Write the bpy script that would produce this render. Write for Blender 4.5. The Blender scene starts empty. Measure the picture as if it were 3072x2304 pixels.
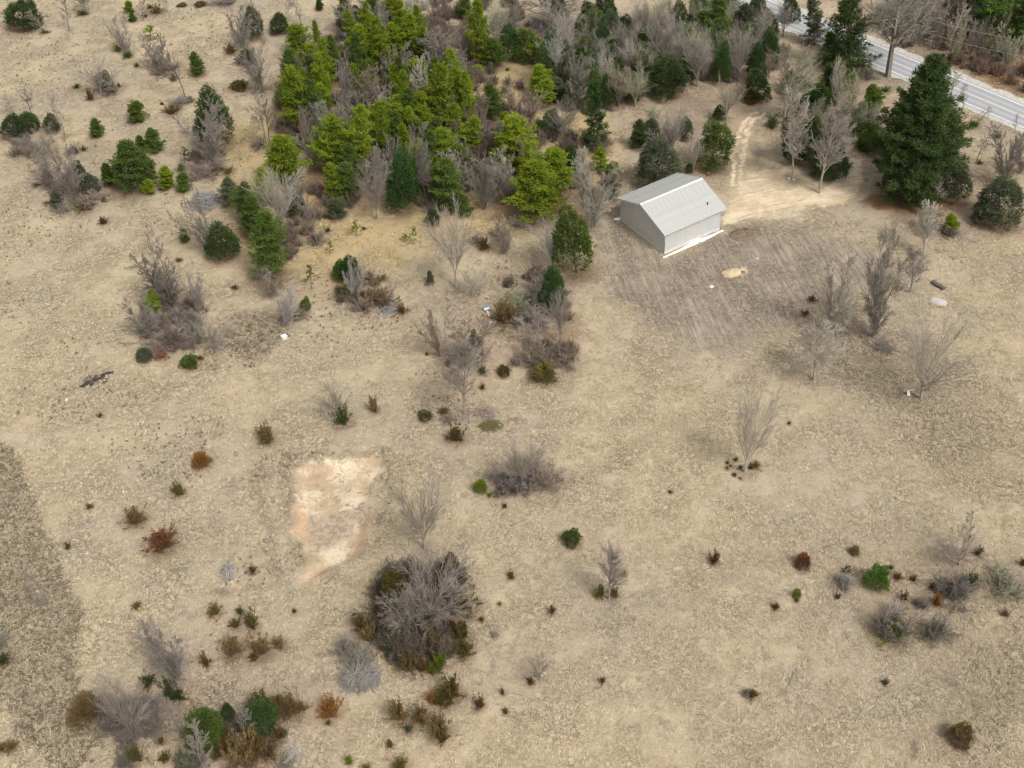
import bpy, math, random
import numpy as np
from mathutils import Matrix, Vector

# ---------------------------------------------------------------- camera
SC = bpy.context.scene
COL = SC.collection
CAM_H = 110.0
FPX, PITCH, ROLL = 3400.0, 0.74951601, -0.05860729      # lens in photograph pixels (3072 wide), tilt, roll
cp, sp, cr, sr = math.cos(PITCH), math.sin(PITCH), math.cos(ROLL), math.sin(ROLL)
right0, fwd, up0 = Vector((1, 0, 0)), Vector((0, cp, -sp)), Vector((0, sp, cp))
rv = right0 * cr + up0 * sr
uv = up0 * cr - right0 * sr
cam = bpy.data.cameras.new('camera')
camo = bpy.data.objects.new('camera', cam)
COL.objects.link(camo)
camo.matrix_world = Matrix(((rv.x, uv.x, -fwd.x, 0), (rv.y, uv.y, -fwd.y, 0), (rv.z, uv.z, -fwd.z, CAM_H), (0, 0, 0, 1)))
cam.sensor_width = 36.0
cam.lens = FPX / 3072 * 36.0
cam.clip_start, cam.clip_end = 1.0, 6000.0
SC.camera = camo

# ---------------------------------------------------------------- world, sun, exposure
SUN_EL, SUN_AZ = math.radians(52), math.radians(140)     # high sun veiled by cloud, from the right behind the viewer (azimuth from +y, clockwise)
world = bpy.data.worlds.new('World')
SC.world = world
world.use_nodes = True
wn, wl = world.node_tree.nodes, world.node_tree.links
bg = wn['Background']
sky = wn.new('ShaderNodeTexSky')
sky.sky_type = 'NISHITA'
sky.sun_disc = False
sky.sun_elevation, sky.sun_rotation = SUN_EL, SUN_AZ
sky.dust_density, sky.air_density, sky.ozone_density = 4.0, 1.0, 1.0
hs = wn.new('ShaderNodeHueSaturation')
hs.inputs['Saturation'].default_value = 0.06             # cloud cover greys the blue
wl.new(sky.outputs[0], hs.inputs['Color'])
wl.new(hs.outputs[0], bg.inputs['Color'])
bg.inputs['Strength'].default_value = 0.14
sun = bpy.data.lights.new('sun', 'SUN')
sun.energy, sun.angle, sun.color = 1.7, math.radians(14), (1.0, 0.96, 0.90)
suno = bpy.data.objects.new('sun', sun)
COL.objects.link(suno)
sd = Vector((math.sin(SUN_AZ) * math.cos(SUN_EL), math.cos(SUN_AZ) * math.cos(SUN_EL), math.sin(SUN_EL)))
suno.rotation_euler = sd.to_track_quat('Z', 'Y').to_euler()
suno.location = (60, -40, 150)
SC.view_settings.view_transform = 'Standard'
SC.view_settings.look = 'None'
SC.view_settings.gamma = 1.0
SC.view_settings.exposure = 0.35
SC.view_settings.use_curve_mapping = False
SC.render.engine = 'CYCLES'
SC.cycles.max_bounces = 5
SC.cycles.diffuse_bounces = 3
SC.cycles.use_denoising = True
SC.cycles.pixel_filter_type = 'BLACKMAN_HARRIS'
SC.cycles.filter_width = 1.3

# ---------------------------------------------------------------- helpers
def unproj(px, py, z=0.0):
    """photograph pixel -> point on the plane at height z"""
    a, b = px - 1536, py - 1152
    X, Y = cr * a + sr * b, -sr * a + cr * b
    d = (X, FPX * cp - Y * sp, -FPX * sp - Y * cp)
    t = (z - CAM_H) / d[2]
    return d[0] * t, d[1] * t

def proj(x, y, z):
    z = z - CAM_H
    d = y * cp - z * sp
    u = y * sp + z * cp
    X, Y = FPX * x / d, -FPX * u / d
    return 1536 + cr * X - sr * Y, 1152 + sr * X + cr * Y

TS = 1024 / 2212.0
def T(t, x, y):                                          # a point read off one of nine enlarged tiles -> photograph pixel
    return (t % 3) * 1024 + x * TS, (t // 3) * 768 + y * TS
def F(x, y):                                             # the whole picture at 2212 wide -> world
    return unproj(x * 3072 / 2212, y * 3072 / 2212)

P = lambda *pts: [F(*p) for p in pts]
def hash2(ix, iy, s):
    h = (ix * 374761393 + iy * 668265263 + s * 974634777) & 0xffffffff
    h = ((h ^ (h >> 13)) * 1274126177) & 0xffffffff
    return ((h ^ (h >> 16)) & 0xffff) / 65535.0

def vnoise(x, y, s=0):
    x = np.asarray(x, float); y = np.asarray(y, float)
    ix, iy = np.floor(x).astype(np.int64), np.floor(y).astype(np.int64)
    fx, fy = x - ix, y - iy
    fx, fy = fx * fx * (3 - 2 * fx), fy * fy * (3 - 2 * fy)
    a, b = hash2(ix, iy, s), hash2(ix + 1, iy, s)
    c, d = hash2(ix, iy + 1, s), hash2(ix + 1, iy + 1, s)
    return (a * (1 - fx) + b * fx) * (1 - fy) + (c * (1 - fx) + d * fx) * fy

def fbm(x, y, s=0, o=4):
    r, a, t = 0, 1.0, 0
    for k in range(o):
        r = r + a * vnoise(x * 2 ** k, y * 2 ** k, s + k); t += a; a *= 0.5
    return r / t

def polysd(poly, x, y):
    """signed distance to a polygon, positive inside"""
    x = np.asarray(x, float); y = np.asarray(y, float)
    d = np.full(x.shape, 1e18); ins = np.zeros(x.shape, bool)
    n = len(poly)
    for i in range(n):
        x0, y0 = poly[i]; x1, y1 = poly[(i + 1) % n]
        ex, ey = x1 - x0, y1 - y0
        t = np.clip(((x - x0) * ex + (y - y0) * ey) / (ex * ex + ey * ey + 1e-12), 0, 1)
        d = np.minimum(d, (x - x0 - t * ex) ** 2 + (y - y0 - t * ey) ** 2)
        c = (y0 > y) != (y1 > y)
        with np.errstate(divide='ignore', invalid='ignore'):
            ins ^= c & (x < (x1 - x0) * (y - y0) / (y1 - y0 + 1e-18) + x0)
    return np.where(ins, 1, -1) * np.sqrt(d)

def linesd(pts, x, y):
    d = np.full(np.shape(x), 1e18)
    for (x0, y0), (x1, y1) in zip(pts[:-1], pts[1:]):
        ex, ey = x1 - x0, y1 - y0
        t = np.clip(((x - x0) * ex + (y - y0) * ey) / (ex * ex + ey * ey + 1e-12), 0, 1)
        d = np.minimum(d, (x - x0 - t * ex) ** 2 + (y - y0 - t * ey) ** 2)
    return np.sqrt(d)

def soft(sdv, w):
    return np.clip(0.5 + sdv / (2 * w), 0, 1)

def mesh_np(name, V, faces, attrs=None, smooth=False):
    """mesh from numpy arrays; faces is an (n,k) index array or a list of such arrays"""
    me = bpy.data.meshes.new(name)
    if not isinstance(faces, list): faces = [faces]
    faces = [f for f in faces if len(f)]
    me.vertices.add(len(V)); me.vertices.foreach_set('co', np.asarray(V, np.float32).ravel())
    tot = sum(f.size for f in faces); nf = sum(len(f) for f in faces)
    if nf == 0: faces = []
    if nf: me.loops.add(tot); me.polygons.add(nf)
    if nf: me.loops.foreach_set('vertex_index', np.concatenate([f.ravel() for f in faces]).astype(np.int32))
    if nf: sizes = np.concatenate([np.full(len(f), f.shape[1], np.int32) for f in faces])
    if nf: me.polygons.foreach_set('loop_start', np.concatenate([[0], np.cumsum(sizes)[:-1]]).astype(np.int32))
    if nf: me.polygons.foreach_set('use_smooth', np.full(nf, smooth))
    me.update(calc_edges=True)
    for k, v in (attrs or {}).items():
        v = np.asarray(v, np.float32)
        if v.ndim == 1:
            a = me.attributes.new(k, 'FLOAT', 'POINT'); a.data.foreach_set('value', v)
        else:
            a = me.attributes.new(k, 'FLOAT_COLOR', 'POINT')
            a.data.foreach_set('color', np.concatenate([v, np.ones((len(v), 1), np.float32)], 1).ravel())
    return me

def link(name, me, mat=None, parent=None, kind=None, label=None, cat=None, group=None, color=None):
    o = bpy.data.objects.new(name, me); COL.objects.link(o)
    if mat is not None and me is not None and not me.materials: me.materials.append(mat)
    if parent is not None: o.parent = parent
    if kind: o['kind'] = kind
    if label: o['label'] = label
    if cat: o['category'] = cat
    if group: o['group'] = group
    if color: o.color = (*color, 1)
    return o

def tubes(S, sides=3):
    """array of rows x0 y0 z0 x1 y1 z1 r0 r1 -> verts, quads"""
    S = np.asarray(S, float)
    a, b = S[:, 0:3], S[:, 3:6]
    d = b - a; d /= np.linalg.norm(d, axis=1)[:, None] + 1e-9
    h = np.where(np.abs(d[:, 2:3]) > 0.9, [[1.0, 0, 0]], [[0, 0, 1.0]])
    u = np.cross(d, h); u /= np.linalg.norm(u, axis=1)[:, None]
    v = np.cross(d, u)
    n = len(S); ang = np.arange(sides) * 2 * math.pi / sides
    ring = u[:, None, :] * np.cos(ang)[None, :, None] + v[:, None, :] * np.sin(ang)[None, :, None]
    V = np.concatenate([a[:, None, :] + ring * S[:, 6][:, None, None], b[:, None, :] + ring * S[:, 7][:, None, None]], 1).reshape(-1, 3)
    k = np.arange(sides); k2 = (k + 1) % sides
    q = np.stack([k, k2, k2 + sides, k + sides], 1)
    Fq = (np.arange(n)[:, None, None] * 2 * sides + q[None]).reshape(-1, 4)
    return V, Fq

def box_vf(x0, y0, z0, x1, y1, z1):
    V = np.array([(x, y, z) for z in (z0, z1) for x, y in ((x0, y0), (x1, y0), (x1, y1), (x0, y1))], float)
    return V, np.array([(3, 2, 1, 0), (4, 5, 6, 7), (0, 1, 5, 4), (1, 2, 6, 5), (2, 3, 7, 6), (3, 0, 4, 7)])

def join_vf(parts):
    V, Q, o = [], [], 0
    for v, q in parts:
        V.append(v); Q.append(np.asarray(q) + o); o += len(v)
    return np.concatenate(V), Q

# ---------------------------------------------------------------- materials
def newmat(name, rough=0.9):
    m = bpy.data.materials.new(name); m.use_nodes = True
    b = m.node_tree.nodes['Principled BSDF']
    b.inputs['Roughness'].default_value = rough
    b.inputs['Specular IOR Level'].default_value = 0.2
    return m, m.node_tree.nodes, m.node_tree.links, b

class NT:
    """small wrapper for writing node trees"""
    def __init__(s, m): s.t = m.node_tree; s.n = s.t.nodes; s.l = s.t.links
    def _in(s, node, i, v):
        if hasattr(v, 'is_output') or isinstance(v, bpy.types.NodeSocket): s.l.new(v, node.inputs[i])
        else: node.inputs[i].default_value = v
    def noise(s, vec, scale, detail=3, rough=0.55, dist=0.0):
        n = s.n.new('ShaderNodeTexNoise'); s.l.new(vec, n.inputs['Vector'])
        n.inputs['Scale'].default_value = scale; n.inputs['Detail'].default_value = detail
        n.inputs['Roughness'].default_value = rough; n.inputs['Distortion'].default_value = dist
        return n.outputs['Fac']
    def math(s, op, a, b=0.0, c=None, clamp=False):
        n = s.n.new('ShaderNodeMath'); n.operation = op; n.use_clamp = clamp
        s._in(n, 0, a); s._in(n, 1, b)
        if c is not None: s._in(n, 2, c)
        return n.outputs[0]
    def rng(s, v, a, b, c=0.0, d=1.0, smooth=True):
        n = s.n.new('ShaderNodeMapRange'); n.interpolation_type = 'SMOOTHSTEP' if smooth else 'LINEAR'
        s._in(n, 'Value', v)
        for k, q in zip(('From Min', 'From Max', 'To Min', 'To Max'), (a, b, c, d)): n.inputs[k].default_value = q
        return n.outputs[0]
    def mix(s, f, a, b, mode='MIX'):
        n = s.n.new('ShaderNodeMix'); n.data_type = 'RGBA'; n.blend_type = mode
        s._in(n, 0, f)
        for i, v in ((6, a), (7, b)):
            if isinstance(v, tuple): n.inputs[i].default_value = (*v[:3], 1)
            else: s.l.new(v, n.inputs[i])
        return n.outputs[2]
    def attr(s, name, out='Color'):
        n = s.n.new('ShaderNodeAttribute'); n.attribute_name = name
        return n.outputs[out]
    def sep(s, c):
        n = s.n.new('ShaderNodeSeparateColor'); s.l.new(c, n.inputs[0]); return n.outputs
    def obj(s): return s.n.new('ShaderNodeTexCoord').outputs['Object']
    def mapping(s, vec, scale=(1, 1, 1), rot=(0, 0, 0)):
        q = s.n.new('ShaderNodeMapping'); s.l.new(vec, q.inputs[0]); q.inputs['Rotation'].default_value = rot
        n = s.n.new('ShaderNodeMapping'); s.l.new(q.outputs[0], n.inputs[0]); n.inputs['Scale'].default_value = scale
        return n.outputs[0]
    def bump(s, h, strength, dist, bsdf):
        n = s.n.new('ShaderNodeBump'); n.inputs['Strength'].default_value = strength; n.inputs['Distance'].default_value = dist
        s.l.new(h, n.inputs['Height']); s.l.new(n.outputs[0], bsdf.inputs['Normal'])

def plain(name, col, rough=0.8, var=0.15, scale=3.0, bump=0.0):
    m, n, l, b = newmat(name, rough); t = NT(m)
    f = t.noise(t.obj(), scale, 4)
    dk = tuple(c * (1 - var) for c in col); lt = tuple(min(1, c * (1 + var)) for c in col)
    l.new(t.mix(t.rng(f, .3, .7), dk, lt), b.inputs['Base Color'])
    if bump: t.bump(f, bump, 0.02, b)
    return m

def tinted(name, low, high, rough=0.9, transl=0.0, tipgain=(1, 1, 1), varscale=1.2):
    """colour from the object's own colour, varied by the per-clump attribute 'v' and a broad noise"""
    m, n, l, b = newmat(name, rough); t = NT(m)
    oi = n.new('ShaderNodeObjectInfo')
    v = t.attr('v', 'Fac')
    f = t.noise(t.obj(), varscale, 2)
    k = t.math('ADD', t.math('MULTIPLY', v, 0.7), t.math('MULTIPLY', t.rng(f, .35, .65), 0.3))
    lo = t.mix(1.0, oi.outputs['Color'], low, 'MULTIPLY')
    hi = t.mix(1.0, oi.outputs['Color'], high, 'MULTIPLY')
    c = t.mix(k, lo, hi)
    rnd = t.rng(oi.outputs['Random'], 0, 1, .85, 1.15, False)
    mr = n.new('ShaderNodeCombineColor')
    for i in range(3): l.new(rnd, mr.inputs[i])
    c = t.mix(1.0, c, mr.outputs[0], 'MULTIPLY')
    l.new(c, b.inputs['Base Color'])
    if transl:
        tr = n.new('ShaderNodeBsdfTranslucent'); l.new(c, tr.inputs['Color'])
        mx = n.new('ShaderNodeMixShader'); mx.inputs[0].default_value = transl
        l.new(b.outputs[0], mx.inputs[1]); l.new(tr.outputs[0], mx.inputs[2])
        l.new(mx.outputs[0], n['Material Output'].inputs['Surface'])
    return m

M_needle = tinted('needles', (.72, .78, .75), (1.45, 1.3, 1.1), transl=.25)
M_bark = tinted('bark', (.75, .75, .75), (1.2, 1.18, 1.15), varscale=2.0)
M_pinebark = plain('conifer_bark', (.11, .085, .07), .95, .3, 6)

# ---------------------------------------------------------------- terrain
def Z5(*pts): return [unproj(600 + a / 2.16, 1200 + b / 2.16) for a, b in pts]
PIT = Z5((620, 450), (700, 400), (900, 378), (1060, 368), (1180, 390), (1205, 450), (1160, 520), (1120, 620), (1115, 720), (1090, 880), (1045, 980), (960, 1055), (800, 1120), (730, 1165), (620, 1205), (605, 1150), (690, 1095), (745, 1030), (700, 985), (640, 905), (575, 840), (598, 760), (615, 600))
def height(x, y):
    x = np.asarray(x, float); y = np.asarray(y, float)
    h = (fbm(x / 34 + 3, y / 34, 11, 2) - .5) * 1.1 + (fbm(x / 9, y / 9 + 7, 21, 2) - .5) * .28
    s = polysd(PIT, x, y)
    h = h - .8 * np.clip(s / 1.3, 0, 1) + .16 * np.exp(-((s + 1.0) / 1.0) ** 2) * (.2 + 1.0 * vnoise(x / 1.5, y / 1.5, 5))
    h = h + .9 * np.exp(-(linesd(SPOIL, x, y) / 1.1) ** 2) * (.25 + .9 * vnoise(x / 1.8, y / 1.8, 6))
    return h * FLATTEN(x, y)
SPOIL = Z5((450, 400), (480, 560), (470, 720), (510, 820), (510, 980), (560, 1100), (580, 1180))
def FLATTEN(x, y):                                      # level pads: garage and road
    gx, gy = unproj(2010, 690)
    d = np.hypot(x - gx, y - gy)
    a = np.clip((d - 11) / 12, 0, 1)
    rd = linesd(ROADC, x, y)
    return a * np.clip((rd - 6) / 8, 0, 1)
ROADC = [unproj(*p) for p in ((1800, -190), (2050, -82), (2200, -16), (2372, 58), (2593, 150), (2747, 215), (2901, 280), (3072, 352), (3500, 531))]
def gz(x, y): return float(height(np.array([x]), np.array([y]))[0])

def axis(lo, hi, step, far_lo, far_hi):
    core = np.arange(lo, hi + step, step)
    a, v, s = [], lo, step
    while v > far_lo: s *= 1.35; v -= s; a.append(v)
    b, v, s = [], core[-1], step
    while v < far_hi: s *= 1.35; v += s; b.append(v)
    return np.concatenate([a[::-1], core, b])

xs = axis(-118, 118, .42, -2500, 2500); ys = axis(54, 262, .42, -1500, 4000)
gx, gy = np.meshgrid(xs, ys)
X, Y = gx.ravel(), gy.ravel()
core = (np.abs(X) < 119) & (Y > 53) & (Y < 264)
Z = height(X, Y) * np.clip((1200 - np.hypot(X, Y)) / 600, 0, 1)
pads = FLATTEN(X, Y)
Z = Z + core * (.3 + .7 * pads) * ((fbm(X / 1.4, Y / 1.4, 31, 3) - .5) * .22 + (vnoise(X / .6, Y / .6, 41) - .5) * .07)
wx = X + (fbm(X / 3, Y / 3, 51, 3) - .5) * 5; wy = Y + (fbm(X / 3 + 50, Y / 3, 61, 3) - .5) * 5
sx = X + (fbm(X / 1.2, Y / 1.2, 53, 3) - .5) * 1.6; sy = Y + (fbm(X / 1.2 + 50, Y / 1.2, 63, 3) - .5) * 1.6
def zone(pts, w, fine=False):
    m = np.zeros(len(X)); q = P(*pts)
    a, b = (sx, sy) if fine else (wx, wy)
    lo = np.min(q, 0) - 12; hi = np.max(q, 0) + 12
    k = (X > lo[0]) & (X < hi[0]) & (Y > lo[1]) & (Y < hi[1])
    m[k] = soft(polysd(q, a[k], b[k]), w)
    return m
def zone_w(q, w, fine=True):
    m = np.zeros(len(X)); a, b = (sx, sy) if fine else (wx, wy)
    lo = np.min(q, 0) - 6; hi = np.max(q, 0) + 6
    k = (X > lo[0]) & (X < hi[0]) & (Y > lo[1]) & (Y < hi[1])
    m[k] = soft(polysd(q, a[k], b[k]), w); return m
def track(pts, r, w):
    m = np.zeros(len(X)); q = P(*pts)
    lo = np.min(q, 0) - 8; hi = np.max(q, 0) + 8
    k = (X > lo[0]) & (X < hi[0]) & (Y > lo[1]) & (Y < hi[1])
    m[k] = soft(r - linesd(q, sx[k], sy[k]), w)
    return m
sand = np.zeros(len(X)); kk = (np.abs(X) < 60) & (Y > 60) & (Y < 140)
sand[kk] = soft(polysd(PIT, sx[kk], sy[kk]) + .1, .75)
drive = np.maximum.reduce([
    zone(((1562, 470), (1575, 440), (1600, 415), (1660, 412), (1700, 404), (1760, 412), (1790, 405), (1822, 375), (1838, 352), (1858, 352), (1862, 372), (1858, 398), (1840, 418), (1790, 436), (1720, 446), (1650, 458), (1590, 480), (1562, 488)), 1.0, True),
    zone(((1618, 374), (1650, 366), (1702, 364), (1706, 376), (1668, 384), (1650, 392), (1630, 386)), .7, True),
    1.0 * track(((1582, 400), (1588, 360), (1582, 330), (1592, 290), (1610, 262), (1632, 240)), .38, .4),
    1.0 * track(((1600, 400), (1606, 340), (1612, 285), (1630, 258), (1650, 244)), .38, .4),
    .4 * zone(((1560, 440), (1578, 400), (1590, 350), (1620, 300), (1640, 300), (1610, 360), (1610, 400), (1590, 430)), 2.5),
    .9 * zone_w([unproj(*T(2, *q)) for q in ((860, 1250), (960, 1190), (1040, 1100), (1080, 1010), (1160, 1020), (1165, 1150), (1140, 1240), (1060, 1310), (880, 1340))], .9),
    .55 * zone_w([unproj(*T(2, *q)) for q in ((300, 1200), (420, 1080), (560, 1060), (720, 1100), (700, 1180), (900, 1260), (800, 1420), (560, 1440), (300, 1440))], 2.0),
    .9 * zone(((2215 - 630, 588), (1612, 578), (1618, 590), (1600, 600)), .5, True),
    .8 * zone(((552, 1150), (565, 1135), (572, 1142), (562, 1160)), .4, True)])
pitbrown = zone_w(Z5((665, 690), (760, 720), (930, 670), (1040, 670), (1045, 730), (1000, 800), (990, 880), (860, 900), (770, 950), (715, 965), (715, 840), (685, 770)), .8)
pitorange = np.maximum(zone_w(Z5((620, 600), (660, 700), (720, 840), (705, 970), (645, 900), (595, 800)), .5), zone_w(Z5((1070, 690), (1115, 720), (1085, 880), (1000, 1010), (950, 985), (1040, 850)), .6))
pitband = np.maximum.reduce([zone_w(Z5((550, 350), (740, 310), (900, 335), (1240, 305), (1265, 640), (1240, 700), (1190, 560), (1210, 420), (1180, 370), (900, 370), (700, 390), (600, 450), (600, 600), (560, 760), (530, 700), (470, 560)), .7), zone_w(Z5((560, 850), (640, 930), (700, 1060), (610, 1130), (600, 1220), (560, 1300), (545, 1150), (580, 1080)), .7)])
till = np.maximum.reduce([
    zone(((1300, 610), (1340, 560), (1380, 545), (1440, 560), (1560, 505), (1640, 480), (1760, 500), (1900, 545), (1960, 575), (1850, 640), (1730, 700), (1620, 740), (1560, 765), (1450, 730), (1400, 690), (1330, 650)), 3.5),
    .8 * zone(((1310, 480), (1345, 480), (1440, 560), (1380, 580), (1300, 600)), 2.5),
    .8 * zone(((1618, 300), (1640, 306), (1655, 336), (1632, 345)), .8, True)])
dark = np.maximum.reduce([
    zone(((-30, 960), (30, 965), (55, 1030), (85, 1110), (110, 1170), (135, 1230), (165, 1290), (180, 1320), (165, 1370), (160, 1420), (170, 1480), (205, 1545), (230, 1600), (150, 1680), (60, 1600), (0, 1520), (-60, 1480)), .6, True),
    .9 * zone(((478, 700), (500, 680), (560, 668), (606, 700), (585, 765), (520, 785), (480, 770)), 2.0),
    .55 * zone(((1700, 690), (1850, 640), (1960, 700), (2130, 780), (2160, 900), (2230, 940), (2230, 1040), (2060, 1090), (1960, 1010), (1900, 860), (1800, 830), (1720, 760)), 6),
    .5 * zone(((1980, 1250), (2100, 1330), (2230, 1380), (2230, 1680), (1900, 1680), (1960, 1500), (2050, 1450)), 7),
    .85 * zone(((2080, 1360), (2230, 1340), (2230, 1560), (2140, 1620), (2040, 1560)), 5),
    .6 * zone(((560, 990), (630, 975), (640, 1100), (620, 1180), (660, 1250), (620, 1290), (590, 1180), (570, 1080)), 1.2),
    .5 * zone(((835, 975), (865, 990), (850, 1150), (800, 1210), (720, 1260), (700, 1240), (790, 1150), (820, 1060)), 1.2),
    .5 * track(((120, 1710), (560, 1430), (1200, 1075), (1560, 850), (1720, 735)), .7, 1.6), .4 * track(((0, 905), (130, 850), (250, 790)), .8, 1.8), .4 * track(((1500, 1270), (1760, 1190), (2000, 1120), (2230, 1045)), .5, 1.8),
    .3 * track(((900, 690), (1060, 600), (1290, 520)), 1, 2.5), .35 * track(((200, 900), (480, 790), (800, 700), (980, 690)), .8, 2.2),
    .45 * zone(((1270, 1310), (1480, 1270), (1620, 1210), (1640, 1240), (1480, 1310), (1300, 1340)), 3),
    .45 * zone(((350, 1180), (480, 1160), (560, 1180), (480, 1230), (380, 1220)), 4)])
yel = np.maximum.reduce([
    zone(((400, 300), (560, 240), (700, 120), (900, 60), (1180, 100), (1300, 200), (1340, 320), (1280, 420), (1180, 500), (960, 520), (840, 590), (700, 620), (560, 600), (480, 520), (520, 420)), 6),
    .35 * zone(((0, 160), (420, 250), (520, 420), (300, 460), (0, 380)), 12),
    .5 * zone(((1980, 500), (2230, 480), (2230, 760), (2150, 700), (2050, 620)), 8)])
org = np.maximum.reduce([
    zone(((1850, 428), (1900, 418), (2060, 425), (2085, 452), (2000, 462), (1890, 455)), 1.6),
    .9 * zone(((2030, 60), (2230, 20), (2230, 215), (2130, 180), (2060, 130)), 4),
    .6 * zone(((1740, 140), (1830, 150), (1860, 200), (1800, 200)), 2),
    .55 * zone(((1150, 400), (1360, 360), (1385, 400), (1280, 480), (1100, 500), (960, 480), (1000, 440)), 3),
    .7 * zone(((640, 340), (980, 380), (940, 440), (660, 450)), 3),
    .5 * zone(((1180, 680), (1270, 690), (1280, 760), (1160, 790)), 2),
    .4 * zone(((420, 720), (480, 790), (600, 800), (520, 760)), 2),
    .5 * zone(((1380, 330), (1520, 330), (1580, 350), (1560, 380), (1380, 400)), 2)])
pink = np.maximum.reduce([
    zone(((1360, 240), (1480, 180), (1700, 130), (1900, 180), (2100, 330), (2215, 400), (2215, 470), (2060, 560), (1900, 470), (1880, 400), (1860, 300), (1760, 380), (1640, 300), (1660, 240), (1500, 330), (1400, 300)), 4),
    .8 * zone(((2050, 60), (1850, 40), (1700, -20), (2240, -20), (2240, 250), (2100, 180), (1900, 90)), 3),
    .6 * zone(((760, 640), (1000, 560), (1150, 520), (1320, 540), (1300, 760), (1160, 820), (1000, 1000), (860, 860), (880, 700)), 7),
    .5 * zone(((350, 1480), (440, 1330), (640, 1340), (860, 1480), (800, 1650), (300, 1660)), 5),
    .6 * zone(((1850, 1200), (2200, 1160), (2230, 1330), (1960, 1420), (1840, 1330)), 5)])
nx, ny = len(xs), len(ys)
ii = (np.arange(ny - 1)[:, None] * nx + np.arange(nx - 1)[None]).ravel()
quads = np.stack([ii, ii + 1, ii + 1 + nx, ii + nx], 1)
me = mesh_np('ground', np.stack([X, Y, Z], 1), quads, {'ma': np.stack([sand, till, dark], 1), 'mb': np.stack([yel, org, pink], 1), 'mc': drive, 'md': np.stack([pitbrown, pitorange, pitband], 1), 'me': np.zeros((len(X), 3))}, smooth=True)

_a, _b = unproj(*T(5, 560, 60)), unproj(*T(5, 700, 300)); TILLANG = math.atan2(_b[1] - _a[1], _b[0] - _a[0])
m, n, l, b = newmat('field', .95); t = NT(m); oc = t.obj()
n_big = t.noise(oc, .035, 3); n_mid = t.noise(oc, .28, 4, .6); n_sm = t.noise(oc, 1.3, 4, .65, .6); n_fi = t.noise(oc, 5.5, 3, .7, .8)
n_cr = t.noise(oc, 1.25, 3, .6, 1.8); n_c2 = t.noise(oc, .75, 4, .6, 1.2)
crack = t.math('MAXIMUM', t.rng(t.math('ABSOLUTE', t.math('SUBTRACT', n_cr, .47)), .0, .05, 1, 0), t.rng(t.math('ABSOLUTE', t.math('SUBTRACT', n_c2, .54)), .0, .03, .9, 0))
crmask = t.rng(t.noise(oc, .12, 4, .65), .36, .62, .12, 1)
def msk(v, lo=.3, hi=.7, amt=.5, nz=None):
    k = t.math('ADD', v, t.math('MULTIPLY', t.math('SUBTRACT', nz or n_sm, .5), amt))
    return t.rng(k, lo, hi)
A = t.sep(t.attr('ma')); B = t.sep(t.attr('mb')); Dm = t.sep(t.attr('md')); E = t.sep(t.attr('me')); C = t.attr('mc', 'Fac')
col = t.mix(t.rng(n_mid, .32, .68), (.42, .34, .226), (.50, .41, .278))
col = t.mix(t.math('MULTIPLY', t.rng(n_big, .45, .62), .6), col, (.385, .325, .25))
col = t.mix(t.math('MULTIPLY', msk(B[0], .3, .8, .5, n_mid), .8), col, (.475, .36, .19))
col = t.mix(t.math('MULTIPLY', msk(B[2], .3, .8, .6, n_mid), .62), col, (.37, .275, .205))
col = t.mix(t.math('MULTIPLY', msk(B[1], .3, .8, .7), .85), col, (.27, .135, .06))
tillc = t.mix(t.rng(t.noise(t.mapping(oc, (.14, 1.5, 1), (0, 0, -TILLANG)), 1.0, 5, .72, .5), .36, .64), (.21, .172, .135), (.385, .32, .25))
col = t.mix(t.math('MULTIPLY', msk(A[1], .15, .8, .8, n_mid), .88), col, tillc)
darkc = t.mix(t.rng(n_sm, .4, .6), (.215, .17, .115), (.35, .285, .195))
col = t.mix(t.math('MULTIPLY', msk(A[2], .2, .8, .55), .9), col, darkc)
sandc = t.mix(t.rng(n_mid, .4, .6), (.47, .345, .225), (.67, .555, .405))
sandc = t.mix(t.rng(t.noise(oc, .8, 4, .7), .56, .66), sandc, (.36, .26, .17))
col = t.mix(t.math('MULTIPLY', msk(Dm[2], .3, .8, .6), .75), col, darkc)
sandc = t.mix(t.math('MULTIPLY', msk(Dm[1], .3, .7, .4), .85), sandc, (.53, .345, .205))
brc = t.mix(t.rng(n_sm, .4, .6), (.26, .195, .145), (.44, .35, .25))
sandc = t.mix(t.math('MULTIPLY', msk(Dm[0], .3, .9, 1.6, n_mid), .85), sandc, brc)
sandc = t.mix(t.rng(t.noise(oc, .9, 5, .7, .5), .50, .62, 0, .7), sandc, brc)
col = t.mix(t.math('MULTIPLY', msk(A[0], .2, .95, 1.1), .93), col, sandc)
drivec = t.mix(t.rng(n_mid, .35, .65), (.58, .45, .30), (.73, .61, .44))
drivec = t.mix(t.rng(t.noise(t.mapping(oc, (.2, 2.2, 1), (0, 0, -.28)), 1.0, 4), .52, .62, 0, .65), drivec, (.43, .31, .20))
col = t.mix(t.math('MULTIPLY', msk(E[0], .15, .9, .6), .75), col, (.17, .105, .06))  # needle litter, coloured darker as painted contact shade under the plants
col = t.mix(t.math('MULTIPLY', msk(E[1], .15, .9, .6), .6), col, (.255, .20, .15))  # leaf litter under bare growth, with contact shade painted in too
col = t.mix(t.math('MULTIPLY', msk(E[2], .2, .8, .8), .5), col, (.47, .40, .30))
col = t.mix(t.math('MULTIPLY', msk(C, .28, .68, .65), .97), col, drivec)
nosand = t.math('SUBTRACT', 1.0, t.math('MAXIMUM', A[0], C), clamp=True)
grain = t.rng(n_fi, .3, .7, .85, 1.13, False)
cc = n.new('ShaderNodeCombineColor')
for i in range(3): l.new(grain, cc.inputs[i])
col = t.mix(1.0, col, cc.outputs[0], 'MULTIPLY')
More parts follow.
